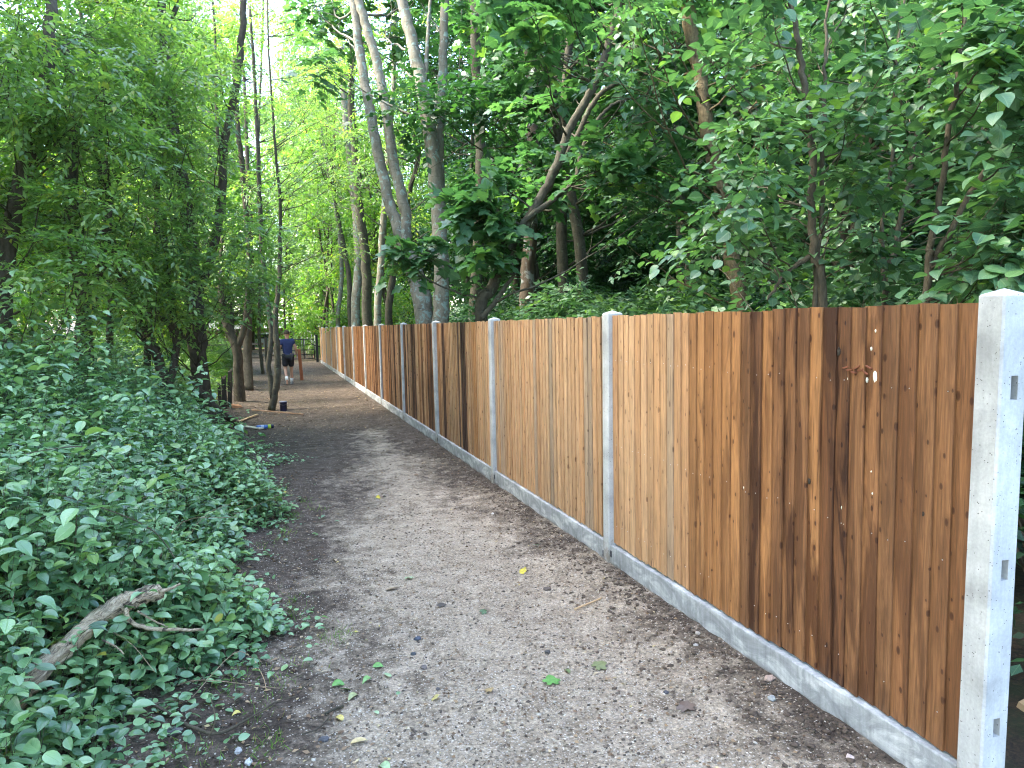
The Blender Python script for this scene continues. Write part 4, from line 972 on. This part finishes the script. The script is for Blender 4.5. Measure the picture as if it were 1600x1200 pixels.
def stone_cloud(n, seed, smin, smax, xf, name, label, cat, mats):
    rs = R(seed); ico = bmesh.new(); bmesh.ops.create_icosphere(ico, subdivisions=1, radius=1); ico.verts.ensure_lookup_table()
    IV = np.array([v.co[:] for v in ico.verts]); IF = np.array([[v.index for v in f.verts] for f in ico.faces]); ico.free()
    x, y = xf(rs, n); n = len(x); s = smin+(smax-smin)*rs.rand(n)**4
    sc3 = s[:, None]*rs.uniform(.6, 1.2, (n, 3))*np.array([1, 1, .5])
    ang = rs.uniform(0, 6.28, n); V = IV[None]*sc3[:, None]*rs.uniform(.45, 1.25, (n, len(IV), 1))
    ca, sa = np.cos(ang)[:, None], np.sin(ang)[:, None]
    V = np.stack([V[..., 0]*ca-V[..., 1]*sa, V[..., 0]*sa+V[..., 1]*ca, V[..., 2]], -1)+np.stack([x, y, lane_h(x, y)+s*.15], 1)[:, None]
    me = fastmesh(name, V.reshape(-1, 3), (IF[None]+(np.arange(n)*len(IV))[:, None, None]).reshape(-1, 3), np.repeat(rs.rand(n), len(IV)))
    o = link(name, me, mats); tag(o, label, cat, kind='stuff')
m = NT('small_stone'); a = m.n('ShaderNodeAttribute', attribute_name='rnd')
m.l(m.ramp(a.outputs['Fac'], [(0, (.045, .034, .025)), (.5, (.12, .09, .065)), (.85, (.26, .21, .16)), (1, (.46, .41, .34))]).outputs[0], m.b.inputs['Base Color']); m.b.inputs['Roughness'].default_value = .85
M['stone'] = m.m
stone_cloud(26000, 410, .0015, .012, lambda rs, n: (rs.uniform(-.5, 2.2, n), 2.2+rs.exponential(5.0, n)), 'gravel', 'loose grit and crumbs of soil over the lane', 'gravel', M['stone'])
stone_cloud(5200, 411, .002, .022, lambda rs, n: (2.22-rs.exponential(.16, n), 2.2+rs.exponential(6.0, n)), 'soil_clods', 'small clods of dug soil heaped along the foot of the fence', 'soil', flat('dug_soil', (.075, .052, .036), .95, var=.5, nscale=50, bump=.6))
rs = R(404); n = 12000
y = 2.2+rs.exponential(3.2, n); x = rs.normal(1.15, .6, n)+.02*y; keep = (x > -.7) & (x < 2.18) & (y < 18); x, y = x[keep], y[keep]; n = len(x)
P = np.stack([x, y, lane_h(x, y)+.003], 1); a = rs.uniform(0, 6.28, n)
m = NT('wood_chip'); a_ = m.n('ShaderNodeAttribute', attribute_name='rnd')
m.l(m.ramp(a_.outputs['Fac'], [(0, (.06, .045, .032)), (.45, (.30, .24, .17)), (1, (.62, .55, .45))]).outputs[0], m.b.inputs['Base Color']); m.b.inputs['Roughness'].default_value = .8
V, Fc, Rr, uv = leaves(P, np.stack([np.cos(a), np.sin(a), rs.uniform(-.3, .4, n)], 1), np.tile([0, 0, 1.0], (n, 1)), rs.uniform(.005, .018, n), .38, 'rhomb', rs, rs.rand(n), .5)
o = link('wood_chips', fastmesh('wood_chips', V, Fc, Rr, uv), m.m); tag(o, 'pale wood chips and splinters trodden into the lane', 'wood chips', kind='stuff')
# single leaves one can point at
lm = {}
def lmat(c):
    if c not in lm:
        q = NT('fallen_leaf_'+str(len(lm))); q.m.name = 'fallen_leaf'; q.b.inputs['Roughness'].default_value = .5
        nn = q.noise(q.coord(), 60, 3); q.l(q.ramp(nn.outputs[0], [(.3, tuple(k*.6 for k in c)), (.6, c)]).outputs[0], q.b.inputs['Base Color']); lm[c] = q.m
    return lm[c]
YEL, GRN, PGR, BRO, TANL, DKL = (.50, .40, .04), (.10, .26, .05), (.30, .42, .22), (.22, .12, .06), (.42, .30, .17), (.05, .035, .025)
SL = [(817, 893, YEL, .07, 'maple', 'bright yellow leaf on the lane right of centre'), (862, 1061, GRN, .10, 'maple', 'green lobed leaf lying on the pale part of the lane'), (838, 852, PGR, .07, 'fold', 'pale green curled leaf beside the dark soil near the fence'),
      (640, 903, PGR, .075, 'maple', 'whitish green lobed leaf left of the yellow leaf'), (590, 776, YEL, .08, 'fold', 'small yellow leaf in the middle of the lane'), (612, 918, TANL, .11, 'oval', 'curled tan leaf with a dark end near the whitish green leaf'),
      (690, 944, DKL, .07, 'maple', 'blackish lobed leaf in the middle of the lane'), (756, 955, (.05, .10, .03), .06, 'maple', 'dark green crumpled leaf right of the blackish leaf'), (528, 1068, GRN, .08, 'fold', 'broad green leaf folded on the lower left of the lane'),
      (540, 1075, (.16, .30, .07), .07, 'fold', 'lighter green leaf lying on the folded green leaf'), (590, 1040, GRN, .07, 'fold', 'first of a scatter of small green leaves by a fallen sprig'), (606, 1056, PGR, .06, 'fold', 'pale green leaf below the small sprig of green leaves'),
      (574, 1062, (.18, .33, .10), .07, 'fold', 'narrow light green leaf beside the pale one'), (552, 1086, (.30, .33, .15), .075, 'oval', 'olive leaf with a brown patch at lower left of the lane'), (530, 1122, (.50, .40, .10), .065, 'oval', 'yellow oval leaf near the dark short stick'),
      (560, 1158, (.55, .42, .20), .09, 'oval', 'ribbed straw coloured leaf at the bottom left of the lane'), (588, 1112, PGR, .04, 'fold', 'tiny mint green leaf in the lower part of the lane'), (680, 1092, (.5, .42, .15), .05, 'maple', 'small faded yellow leaf on the pale lower lane'),
      (764, 1079, (.36, .24, .10), .06, 'maple', 'crumpled ochre leaf right of the faded yellow one'), (936, 1038, (.15, .17, .06), .10, 'maple', 'withered olive leaf near the gravel board'), (1072, 1104, (.12, .08, .055), .10, 'maple', 'withered brown leaf with a long stalk at the lower right'),
      (368, 985, (.55, .50, .08), .10, 'maple', 'yellow green lobed leaf at the edge of the undergrowth'), (600, 1195, PGR, .08, 'oval', 'pale green leaf at the very bottom edge of the lane'), (600, 775, (.08, .07, .06), .05, 'fold', 'dark scrap of leaf beside the small yellow one'), (523, 872, TANL, .06, 'fold', 'tan scrap of leaf at left of the lane'), (370, 1117, (.55, .45, .1), .05, 'oval', 'slim yellow leaf on soil by the curved branch'),
      (886, 1046, (.12, .16, .05), .06, 'fold', 'dull green leaf right of the green lobed leaf'), (597, 775, BRO, .05, 'oval', 'brown leaf touching the small yellow leaf'), (650, 740, BRO, .08, 'oval', 'brown curled leaf in the shaded part of the lane'), (662, 722, TANL, .07, 'maple', 'pale tan crumpled leaf in the shaded part of the lane'), (446, 770, YEL, .07, 'fold', 'yellow leaf at the left edge of the lane below the undergrowth tip')]
rs = R(420)
for px, py, c, L, t, lab in SL:
    q = on(px, py, .012); a = rs.uniform(0, 6.28)
    t = 'oval' if t == 'fold' else t
    V, Fc, Rr, uv = leaves(np.array([[0, 0, 0.0]]), np.array([[math.cos(a), math.sin(a), .1]]), np.array([[0, 0, 1.0]]), L*.8, .62 if t != 'maple' else 1, t, rs, None, .25)
    V = V-V.mean(0); V[:, 2] *= 1.6
    o = link('fallen_leaf', fastmesh('fallen_leaf', V, Fc, Rr, uv), lmat(c)); o.location = q; tag(o, lab, 'leaf', 'fallen leaves on the lane')
# single stones
def stone(px, py, s, c, lab, seed):
    rs = R(seed)
    def f(bm):
        bmesh.ops.create_icosphere(bm, subdivisions=2, radius=s*.9)
        k3 = rs.uniform(.7, 1.2, 3)
        for v in bm.verts: v.co = v.co*(1+rs.uniform(-.22, .22)); v.co.x *= k3[0]; v.co.y *= k3[1]; v.co.z *= .6
    o = bm_obj('stone', f, flat('stone_surface', c, .85, var=.3, nscale=60, bump=.5)); o.location = on(px, py, s*.25); tag(o, lab, 'stone', 'stones on the lane')
for k, (px, py, s, c, lab) in enumerate([(1202, 1068, .030, (.35, .25, .2), 'pinkish stone against the gravel board'), (1206, 1096, .024, (.27, .28, .27), 'rounded grey stone below the pinkish one'), (1328, 1190, .022, (.45, .36, .33), 'pink and white stone at the bottom right near the fence'), (1090, 993, .020, (.33, .29, .24), 'tan pebble pressed in the soil beside the gravel board'), (1087, 1010, .014, (.36, .33, .29), 'flat pale pebble below the tan one'),
        (506, 1153, .022, (.075, .075, .08), 'dark blue grey stone at the lower left of the lane'), (272, 1156, .035, (.15, .145, .14), 'grey stone on bare soil under the curved branch'), (388, 1192, .022, (.42, .42, .41), 'white stone at the bottom edge left of the lane'), (372, 1174, .020, (.32, .315, .30), 'whitish stone above the white one'), (652, 995, .022, (.05, .06, .08), 'black lump in the middle of the lane'), (646, 1020, .018, (.05, .055, .06), 'smaller black lump below the first'),
        (662, 1040, .024, (.12, .10, .09), 'brown grey clod beside a dark twig'), (684, 1075, .015, (.08, .07, .065), 'small dark pebble below the brown grey clod'), (855, 987 + 30, .022, (.06, .055, .05), 'dark lump of soil left of the withered olive leaf'), (770, 803, .015, (.6, .55, .5), 'pale pebble in the middle distance near the fence'), (1041, 1078, .016, (.05, .05, .055), 'small black stone near the withered leaf'), (855, 919, .026, (.10, .075, .06), 'brown clod near the yellow leaf')]):
    stone(px, py, s, c, lab, 500+k)

# ------------------------------------------------------------------ things left beside the lane
# navy tub
def lathe(bm, prof, n=20, cap=True):
    rows = [[bm.verts.new((r*math.cos(2*math.pi*k/n), r*math.sin(2*math.pi*k/n), z)) for k in range(n)] for r, z in prof]
    for i in range(len(rows)-1):
        for k in range(n): bm.faces.new((rows[i][k], rows[i][(k+1) % n], rows[i+1][(k+1) % n], rows[i+1][k]))
    if cap: bm.faces.new(rows[0][::-1]); bm.faces.new(rows[-1])
navy = flat('navy_plastic', (.012, .014, .045), .45, bump=0)
q = on(443, 641, 0); tub = empty('plastic_tub', q); tag(tub, 'navy blue tub with a grey lid standing on the lane edge', 'tub')
bm_obj('tub_body', lambda bm: lathe(bm, [(.068, 0), (.072, .01), (.078, .19), (.082, .192), (.082, .202), (.074, .202)]), navy, tub, True)
bm_obj('lid', lambda bm: lathe(bm, [(.080, .204), (.081, .214), (.076, .217), (.074, .213), (.02, .213)]), flat('grey_lid', (.16, .17, .22), .5, bump=0), tub)
tb = Tubes(); tb.add(smooth_path([(-.082, 0, .19), (-.075, -.05, .16), (0, -.085, .14), (.075, -.05, .16), (.082, 0, .19)], 5), .0025, 5); link('handle', tb.mesh('handle'), flat('wire_handle', (.3, .3, .3), .4, .8, bump=0), tub)
# bottle on its side
q = on(402, 671, .035); bt = empty('plastic_bottle', q, math.radians(8)); tag(bt, 'blue bottle with a lime green collar and dark cap lying on its side', 'bottle')
def rotx(o): o.rotation_euler = (0, math.radians(90), 0)
o = bm_obj('bottle_body', lambda bm: lathe(bm, [(.02, -.02), (.036, 0), (.037, .02), (.037, .14), (.034, .165), (.028, .18)]), flat('blue_plastic', (.05, .13, .36), .35, bump=0), bt, True); rotx(o)
o = bm_obj('label', lambda bm: lathe(bm, [(.0376, .06), (.0378, .062), (.0378, .11), (.0376, .112)], cap=False), flat('white_label', (.35, .42, .55), .5, bump=0), bt); rotx(o)
o = bm_obj('collar', lambda bm: lathe(bm, [(.028, .181), (.034, .186), (.036, .20), (.036, .225), (.030, .235)]), flat('lime_plastic', (.42, .60, .05), .4, bump=0), bt, True); rotx(o)
o = bm_obj('cap', lambda bm: lathe(bm, [(.030, .2355), (.037, .24), (.037, .272), (.033, .28)]), navy, bt, True); rotx(o)
def plank(name, label, a, b, w, t, mat, cat='plank', lift=.02):
    a, b = np.asarray(a), np.asarray(b); L = np.linalg.norm(b-a); d = (b-a)/L
    o = bm_obj(name, lambda bm: box(bm, (0, -w/2, 0), (L, w/2, t), .002), mat); o.location = a
    o.rotation_euler = (0, -math.asin(d[2]), math.atan2(d[1], d[0])); tag(o, label, cat); return o
plank('timber_offcut', 'short pale timber offcut lying against the dead branch', on(372, 664, .02), on(402, 651, .02), .05, .02, M['tan_wood'])
plank('timber_lath', 'long thin brown lath lying across the lane edge below the tub', on(394, 643, .02), on(474, 648, .02), .035, .018, flat('brown_lath', (.28, .16, .09), .7))
plank('timber_offcut', 'cream faced timber offcut beside the blue bottle', on(383, 670, .02), on(409, 672, .02), .09, .02, flat('cream_face', (.50, .45, .34), .6))
def chunk(bm):
    bmesh.ops.create_icosphere(bm, subdivisions=2, radius=.1); r2 = R(8)
    for v in bm.verts: v.co = Vector((v.co.x*1.5, v.co.y*.7, v.co.z*.55))*(1+r2.uniform(-.2, .2))
o = bm_obj('split_wood', chunk, M['orange_wood']); o.location = on(370, 640, .04); o.rotation_euler = (0, .2, -.5); tag(o, 'split orange piece of wood at the foot of the dark stakes', 'wood')
# broken stakes
for k, (px, py, top, w, lab) in enumerate([(351, 644, 588, .11, 'taller broken dark stake with a jagged top at the left lane edge'), (359, 640, 576, .09, 'dark stake leaning against its neighbour at the left lane edge'), (345, 646, 600, .07, 'shortest and leftmost of the dark broken stakes')]):
    b = on(px, py, -.05); Z = float((b-np.array([0, 0, EYE]))@fwd); t = W(px+(-2, 0, -3)[k], top, Z)
    def f(bm, b=b, t=t, w=w, k=k):
        r2 = R(60+k); h = (t-b); rows = []
        for j, u in enumerate([0, .35, .7, 1]):
            c = h*u; rows.append([bm.verts.new(c+np.array([sx*w/2*(1-.15*u)+r2.normal(0, .004), sy*w/2.4+r2.normal(0, .004), (r2.uniform(-.1, .04) if j == 3 else 0)])) for sx, sy in ((-1, -1), (0, -1.1), (1, -1), (1.05, 0), (1, 1), (-1, 1))])
        for j in range(3):
            for i in range(6): bm.faces.new((rows[j][i], rows[j][(i+1) % 6], rows[j+1][(i+1) % 6], rows[j+1][i]))
        bm.faces.new(rows[-1]); bmesh.ops.recalc_face_normals(bm, faces=bm.faces)
    o = bm_obj('broken_stake', f, M['wet_wood']); o.location = b; tag(o, lab, 'stake', 'broken stakes beside the lane')
# leaning dead bough
b = on(370, 668, .03)
stick('dead_bough', 'dark dead bough leaning down from the stout tree to the lane edge', 'branch', [b, W(352, 650, 12.9), W(330, 630, 12.7), W(308, 605, 12.6), W(296, 588, 12.6)], [.06, .055, .05, .045, .03], M['bark_dark'], 8, .12, 9)
stick('dead_branch', 'thin pale dead branch on the ground left of the short offcut', 'branch', [on(350, 668, .03), on(358, 666, .04), on(368, 663, .04), on(374, 662, .03)], [.015, .018, .014, .01], M['dead'], 6, .1, 9)

# ------------------------------------------------------------------ gate, rails and what lies beyond
blk = flat('black_steel', (.02, .02, .022), .5, .3, bump=0)
GY = 41.0
gate = empty('field_gate', (2.12, GY, gz(GY))); tag(gate, 'black tubular metal field gate across the end of the lane', 'gate')
def tubeobj(name, pts, r, mat, par, sides=8):
    tb = Tubes(); tb.add(np.asarray(pts, float), r, sides); return link(name, tb.mesh(name), mat, par)
x0, x1 = -2.35, -.10
for k, h in enumerate((.20, .42, .66, .92, 1.22)):
    if k == 4:
        tubeobj('top_bar', smooth_path([(x1, 0, h), (x0+.15, 0, h), (x0+.03, 0, h-.05), (x0, 0, h-.18)], 5), .026, blk, gate)
    else: tubeobj('bar', [(x0, 0, h), (x1, 0, h)], .022, blk, gate)
for x in (x0, x1, (x0+x1)/2+.6): tubeobj('upright', [(x, 0, .20), (x, 0, 1.05 if x == x0 else 1.22)], .026, blk, gate)
o = bm_obj('gate_post', lambda bm: box(bm, (-.06, -.06, -.3), (.06, .06, 1.45), .006), blk, None); o.location = (2.15, GY-.2, gz(GY)); tag(o, 'black gate post at the far end of the timber fence', 'post')
o = bm_obj('gate_post', lambda bm: box(bm, (-.07, -.07, -.3), (.07, .07, 1.35), .006), M['bark_brown'], None); o.location = (-.38, GY, gz(GY)); tag(o, 'brown wooden gate post hidden behind the walking man', 'post')
rail = empty('rail_fence', (-.5, GY+.1, gz(GY))); tag(rail, 'weathered three rail wooden fence left of the metal gate', 'fence')
rw = flat('weathered_rail', (.16, .12, .09), .8, nscale=10)
for h in (.35, .68, 1.05): bm_obj('rail', lambda bm: box(bm, (-6, -.02, h-.05), (0, .02, h+.05), .004), rw, rail)
for x in (-.9, -2.9, -4.9): bm_obj('rail_post', lambda bm: box(bm, (x-.05, .022, -.3), (x+.05, .12, 1.2), .004), rw, rail)
# railing by steps
wht = flat('pale_railing_paint', (.38, .40, .38), .5, bump=0)
P1, P2 = W(470, 511, 46), W(492, 523, 43.5); P3, P4 = W(480, 528, 45), W(492, 535, 43.5)
rl = empty('hand_railing', (P2[0], P2[1], gz(P2[1]))); tag(rl, 'pale sloping handrail beside steps beyond the gate', 'railing'); b = np.array(rl.location)
tubeobj('handrail', [P1-b, P2-b], .026, wht, rl); tubeobj('lower_rail', [P3-b, P4-b], .03, wht, rl)
for t in (0, .25, .5, .75, 1):
    a = P1+(P2-P1)*t; tubeobj('baluster', [a-b, np.array([a[0], a[1], gz(a[1])])-b], .02 if t < 1 else .04, wht, rl)
# parked car, glimpsed through the rails
cp = W(414, 536, 62); car = empty('parked_car', (cp[0], cp[1], gz(60)), 0); tag(car, 'silver car parked side on beyond the wooden rails', 'car')
silver = flat('silver_paint', (.42, .46, .50), .3, .5, var=.03, bump=0); glass = flat('dark_car_glass', (.04, .05, .06), .1, bump=0)
def extr(bm, prof, w, taper=1):
    a = [bm.verts.new((x, -w, z)) for x, z in prof]; c = [bm.verts.new((x, w, z)) for x, z in prof]; n = len(prof)
    for i in range(n): bm.faces.new((a[i], a[(i+1) % n], c[(i+1) % n], c[i]))
    bm.faces.new(a[::-1]); bm.faces.new(c)
    bmesh.ops.recalc_face_normals(bm, faces=bm.faces)
bm_obj('body', lambda bm: extr(bm, [(-2.05, .3), (2.0, .3), (2.1, .55), (2.05, .78), (1.15, .92), (-1.75, .95), (-2.1, .85), (-2.12, .5)], .82), silver, car)
bm_obj('cabin', lambda bm: extr(bm, [(-1.75, .951), (1.15, .921), (.55, 1.38), (.3, 1.43), (-1.1, 1.43), (-1.4, 1.36)], .70), silver, car)
for x0_, x1_ in ((-1.45, -.42), (-.34, .78)):
    bm_obj('window', lambda bm: extr(bm, [(x0_, 1.0), (x1_, .99), (x1_-(.35 if x1_ > 0 else 0), 1.34), (x0_+(.15 if x0_ < -1 else 0), 1.34)], .708), glass, car)
for x in (-1.3, 1.3):
    for s in (-1, 1):
        w = empty('wheel_hub', (0, 0, 0)); bpy.data.objects.remove(w)
        def wheel(bm): lathe(bm, [(.2, -.09), (.3, -.09), (.32, -.06), (.32, .06), (.3, .09), (.2, .09)], 16)
        o = bm_obj('wheel', wheel, blk, car); o.location = (x, s*.75, .32); o.rotation_euler = (math.radians(90), 0, 0)
for s in (-1, 1): o = bm_obj('headlight', lambda bm: box(bm, (2.0, s*.62-.14, .6), (2.11, s*.62+.14, .74), .02), flat('lamp_glass', (.7, .7, .7), .2, bump=0), car)
# brown wall of fencing across the far side of the road
bf = empty('far_fence', (W(430, 520, 72)[0], 74, gz(74))); tag(bf, 'brown close boarded fence far beyond the gate', 'fence')
for k in range(-30, 14): 
    o = bm_obj('panel_board', lambda bm: box(bm, (-.145, -.012, 0), (.145, .012, 1.7)), rw if k == -30 else bpy.data.materials['far_fence_wood'], bf) if k > -30 else bm_obj('panel_board', lambda bm: box(bm, (-.145, -.012, 0), (.145, .012, 1.7)), flat('far_fence_wood', (.20, .12, .075), .8), bf)
    o.location = (k*.3, 0, 0)
# bright lane surface beyond the gate (leaf-strewn)
m = NT('sunny_leafy_road'); n1 = m.noise(m.coord(), 6, 6, .7)
m.l(m.ramp(n1.outputs[0], [(.3, (.14, .08, .05)), (.5, (.28, .17, .11)), (.7, (.42, .32, .25))]).outputs[0], m.b.inputs['Base Color']); m.b.inputs['Roughness'].default_value = .9
o = bm_obj('road', lambda bm: box(bm, (-14, 42.5, -.1), (16, 73, -.0), 0), m.m); o.location = (0, 0, gz(52)+.05-.08); tag(o, kind='structure')

# ------------------------------------------------------------------ the walking man
def man():
    q = on(452, 600, 0); root = empty('person', q, math.radians(6)); tag(root, 'man in navy t-shirt and dark shorts walking away up the lane, carrying a timber', 'person')
    skin = flat('skin', (.42, .24, .17), .55, var=.06, bump=0); shirt = flat('navy_cotton', (.012, .022, .085), .85, nscale=15); shorts = flat('dark_shorts', (.012, .013, .02), .85)
    sock = flat('white_sock', (.7, .7, .72), .8); shoe = flat('grey_trainer', (.22, .22, .22), .6); hair = flat('brown_hair', (.045, .025, .016), .8, nscale=80)
    # x right, y forward (away from the camera), z up. left foot forward, right foot trailing? mid-stride
    J = {'pel': (0, 0, .93), 'waist': (0, .01, 1.07), 'chest': (0, .03, 1.27), 'neck': (0, .035, 1.46), 'headb': (0, .05, 1.54), 'head': (0, .055, 1.63), 'headt': (0, .05, 1.70),
         'sl': (-.175, .02, 1.41), 'el': (-.27, -.05, 1.14), 'wl': (-.27, .04, .92), 'sr': (.175, .02, 1.41), 'er': (.25, -.03, 1.14), 'wr': (.28, .10, .98),
         'hl': (-.09, 0, .90), 'kl': (-.10, .02, .50), 'al': (-.10, -.30, .17), 'tl': (-.10, -.31, .03), 'hr': (.09, 0, .90), 'kr': (.10, .10, .49), 'ar': (.10, .10, .08), 'tr': (.10, .24, .03)}
    Rr = {'pel': .135, 'waist': .125, 'chest': .145, 'neck': .055, 'headb': .07, 'head': .088, 'headt': .06, 'sl': .062, 'el': .045, 'wl': .028, 'sr': .062, 'er': .045, 'wr': .028, 'hl': .095, 'kl': .058, 'al': .036, 'tl': .03, 'hr': .095, 'kr': .058, 'ar': .038, 'tr': .03}
    E_ = [('pel', 'waist'), ('waist', 'chest'), ('chest', 'neck'), ('neck', 'headb'), ('headb', 'head'), ('head', 'headt'), ('chest', 'sl'), ('sl', 'el'), ('el', 'wl'), ('chest', 'sr'), ('sr', 'er'), ('er', 'wr'), ('pel', 'hl'), ('hl', 'kl'), ('kl', 'al'), ('al', 'tl'), ('pel', 'hr'), ('hr', 'kr'), ('kr', 'ar'), ('ar', 'tr')]
    def skin_obj(name, keys, edges, grow, mat, extra=()):
        ks = list(keys); vs = [J[k] for k in ks]; rad = [Rr[k]+grow for k in ks]; ed = [(ks.index(a), ks.index(b)) for a, b in edges]
        for p0, ch in extra:
            prev = ks.index(p0)
            for v, r in ch: vs.append(v); rad.append(r); ed.append((prev, len(vs)-1)); prev = len(vs)-1
        me = bpy.data.meshes.new(name); me.from_pydata(vs, ed, []); o = link(name, me, mat, root)
        mo = o.modifiers.new('skin', 'SKIN'); mo.use_smooth_shade = True
        for i, r in enumerate(rad): me.skin_vertices[0].data[i].radius = (r, r*(.78 if ks[i] in ('pel', 'waist', 'chest') else 1) if i < len(ks) else r)
        me.skin_vertices[0].data[0].use_root = True
        s = o.modifiers.new('sub', 'SUBSURF'); s.levels = 2; s.render_levels = 2; return o
    hands = []
    for w, s, curl in (('wl', -1, 0), ('wr', 1, 1)):
        p = np.array(J[w]); palm = p+np.array([0, .015, -.06])
        hands.append((w, [(tuple(palm), .024)]))
        for f in range(4):
            yy = -.025+f*.018; L = (.06, .075, .08, .07)[f]
            hands.append((w, [(tuple(palm+np.array([0, yy, -.03])), .009), (tuple(palm+np.array([-s*.008, yy*1.1, -.03-L*.5])), .008), (tuple(palm+np.array([-s*.03, yy*1.1, -.03-L*.85])), .007)]))
        hands.append((w, [(tuple(palm+np.array([0, .03, .01])), .010), (tuple(palm+np.array([-s*.01, .05, -.03])), .009)]))
    skin_obj('body', J.keys(), E_, 0, skin, hands)
    J['slv'] = tuple(np.array(J['sl'])*.45+np.array(J['el'])*.55); J['srv'] = tuple(np.array(J['sr'])*.45+np.array(J['er'])*.55); Rr['slv'] = Rr['srv'] = .055
    J['hem'] = (0, 0, .90); Rr['hem'] = .15
    skin_obj('t_shirt', ['waist', 'hem', 'chest', 'sl', 'slv', 'sr', 'srv'], [('hem', 'waist'), ('waist', 'chest'), ('chest', 'sl'), ('sl', 'slv'), ('chest', 'sr'), ('sr', 'srv')], .022, shirt)
    J['sw'] = (0, 0, .98); Rr['sw'] = .125
    for s, h, k in (('ql', 'hl', 'kl'), ('qr', 'hr', 'kr')):
        J[s] = tuple(np.array(J[h])*.16+np.array(J[k])*.84); Rr[s] = .078
    skin_obj('shorts', ['pel', 'hl', 'ql', 'hr', 'qr'], [('pel', 'hl'), ('hl', 'ql'), ('pel', 'hr'), ('hr', 'qr')], .022, shorts)
    # hair cap, ears, face
    def cap(bm):
        bmesh.ops.create_uvsphere(bm, u_segments=20, v_segments=12, radius=.098)
        for v in bm.verts:
            v.co.y *= 1.08; v.co.x *= .9
        bmesh.ops.delete(bm, geom=[v for v in bm.verts if v.co.z < -.045 or (v.co.y > .045 and v.co.z < .045)], context='VERTS')
    o = bm_obj('hair', cap, hair, root, True); o.location = (0, .05, 1.655)
    for s in (-1, 1):
        def ear(bm):
            bmesh.ops.create_icosphere(bm, subdivisions=2, radius=1)
            for v in bm.verts: v.co = Vector((v.co.x*.01, v.co.y*.018, v.co.z*.03))
        o = bm_obj('ear', ear, skin, root, True); o.location = (s*.092, .055, 1.63); o.rotation_euler = (0, 0, s*.4)
        o = bm_obj('eye', lambda bm: bmesh.ops.create_icosphere(bm, subdivisions=2, radius=.012), flat('eye_white', (.7, .7, .7), .3, bump=0) if s < 0 else bpy.data.materials['eye_white'], root, True); o.location = (s*.032, .135, 1.645)
    def nose(bm):
        bmesh.ops.create_cone(bm, cap_ends=True, segments=8, radius1=.016, radius2=.005, depth=.045)
    o = bm_obj('nose', nose, skin, root, True); o.location = (0, .148, 1.62); o.rotation_euler = (.35, 0, 0)
    o = bm_obj('mouth', lambda bm: box(bm, (-.024, -.004, -.005), (.024, .004, .005), .003), flat('lips', (.35, .13, .11), .5, bump=0), root); o.location = (0, .135, 1.575)
    # socks and shoes
    for a, t, k in (('al', 'tl', 'kl'), ('ar', 'tr', 'kr')):
        A = np.array(J[a]); Kn = np.array(J[k]); tb = Tubes(); tb.add([A+(Kn-A)*.30, A+(Kn-A)*.12, A], [.050, .045, .046], 10); link('sock', tb.mesh('sock'), sock, root)
        def sh(bm, left=(a == 'al')):
            prof = [(-.055, 0, .035), (-.03, .0, .045), (.05, 0, .048), (.12, 0, .052), (.19, 0, .04), (.215, 0, .02)]
            hts = [.075, .10, .085, .062, .045, .03]; rows = []
            for (y, _, w), h in zip(prof, hts):
                rows.append([bm.verts.new((w*c, y, z)) for c, z in ((-1, 0), (-1, h*.45), (-.6, h*.9), (0, h), (.6, h*.9), (1, h*.45), (1, 0))])
            for i in range(len(rows)-1):
                for j in range(6): bm.faces.new((rows[i][j], rows[i+1][j], rows[i+1][j+1], rows[i][j+1]))
                bm.faces.new((rows[i][6], rows[i+1][6], rows[i+1][0], rows[i][0]))
            bm.faces.new(rows[0]); bm.faces.new(rows[-1]); bmesh.ops.recalc_face_normals(bm, faces=bm.faces)
        o = bm_obj('shoe', sh, shoe, root, True)
        if a == 'al': o.location = (A[0], A[1]+.03, A[2]-.05); o.rotation_euler = (math.radians(-62), 0, 0)
        else: o.location = (A[0], A[1]-.01, .0)
    return q
mq = man()
# timber he carries at his right side, one end near the ground
hp = mq+np.array([.33, .08, .0]); 
o = bm_obj('carried_timber', lambda bm: box(bm, (-.05, -.035, 0), (.05, .035, 1.02), .004), M['post_wood']); o.location = hp+np.array([.07, 0, .12]); o.rotation_euler = (.06, -.05, 0)
tag(o, 'red brown timber post held upright in the right hand of the walking man', 'timber')
# stake and pale batten on the ground beyond the near end post
o = plank('timber_batten', 'pale batten lying on the ground behind the near concrete post', W(1592, 1102, 3.3), W(1640, 1135, 3.2), .05, .03, M['tan_wood'])
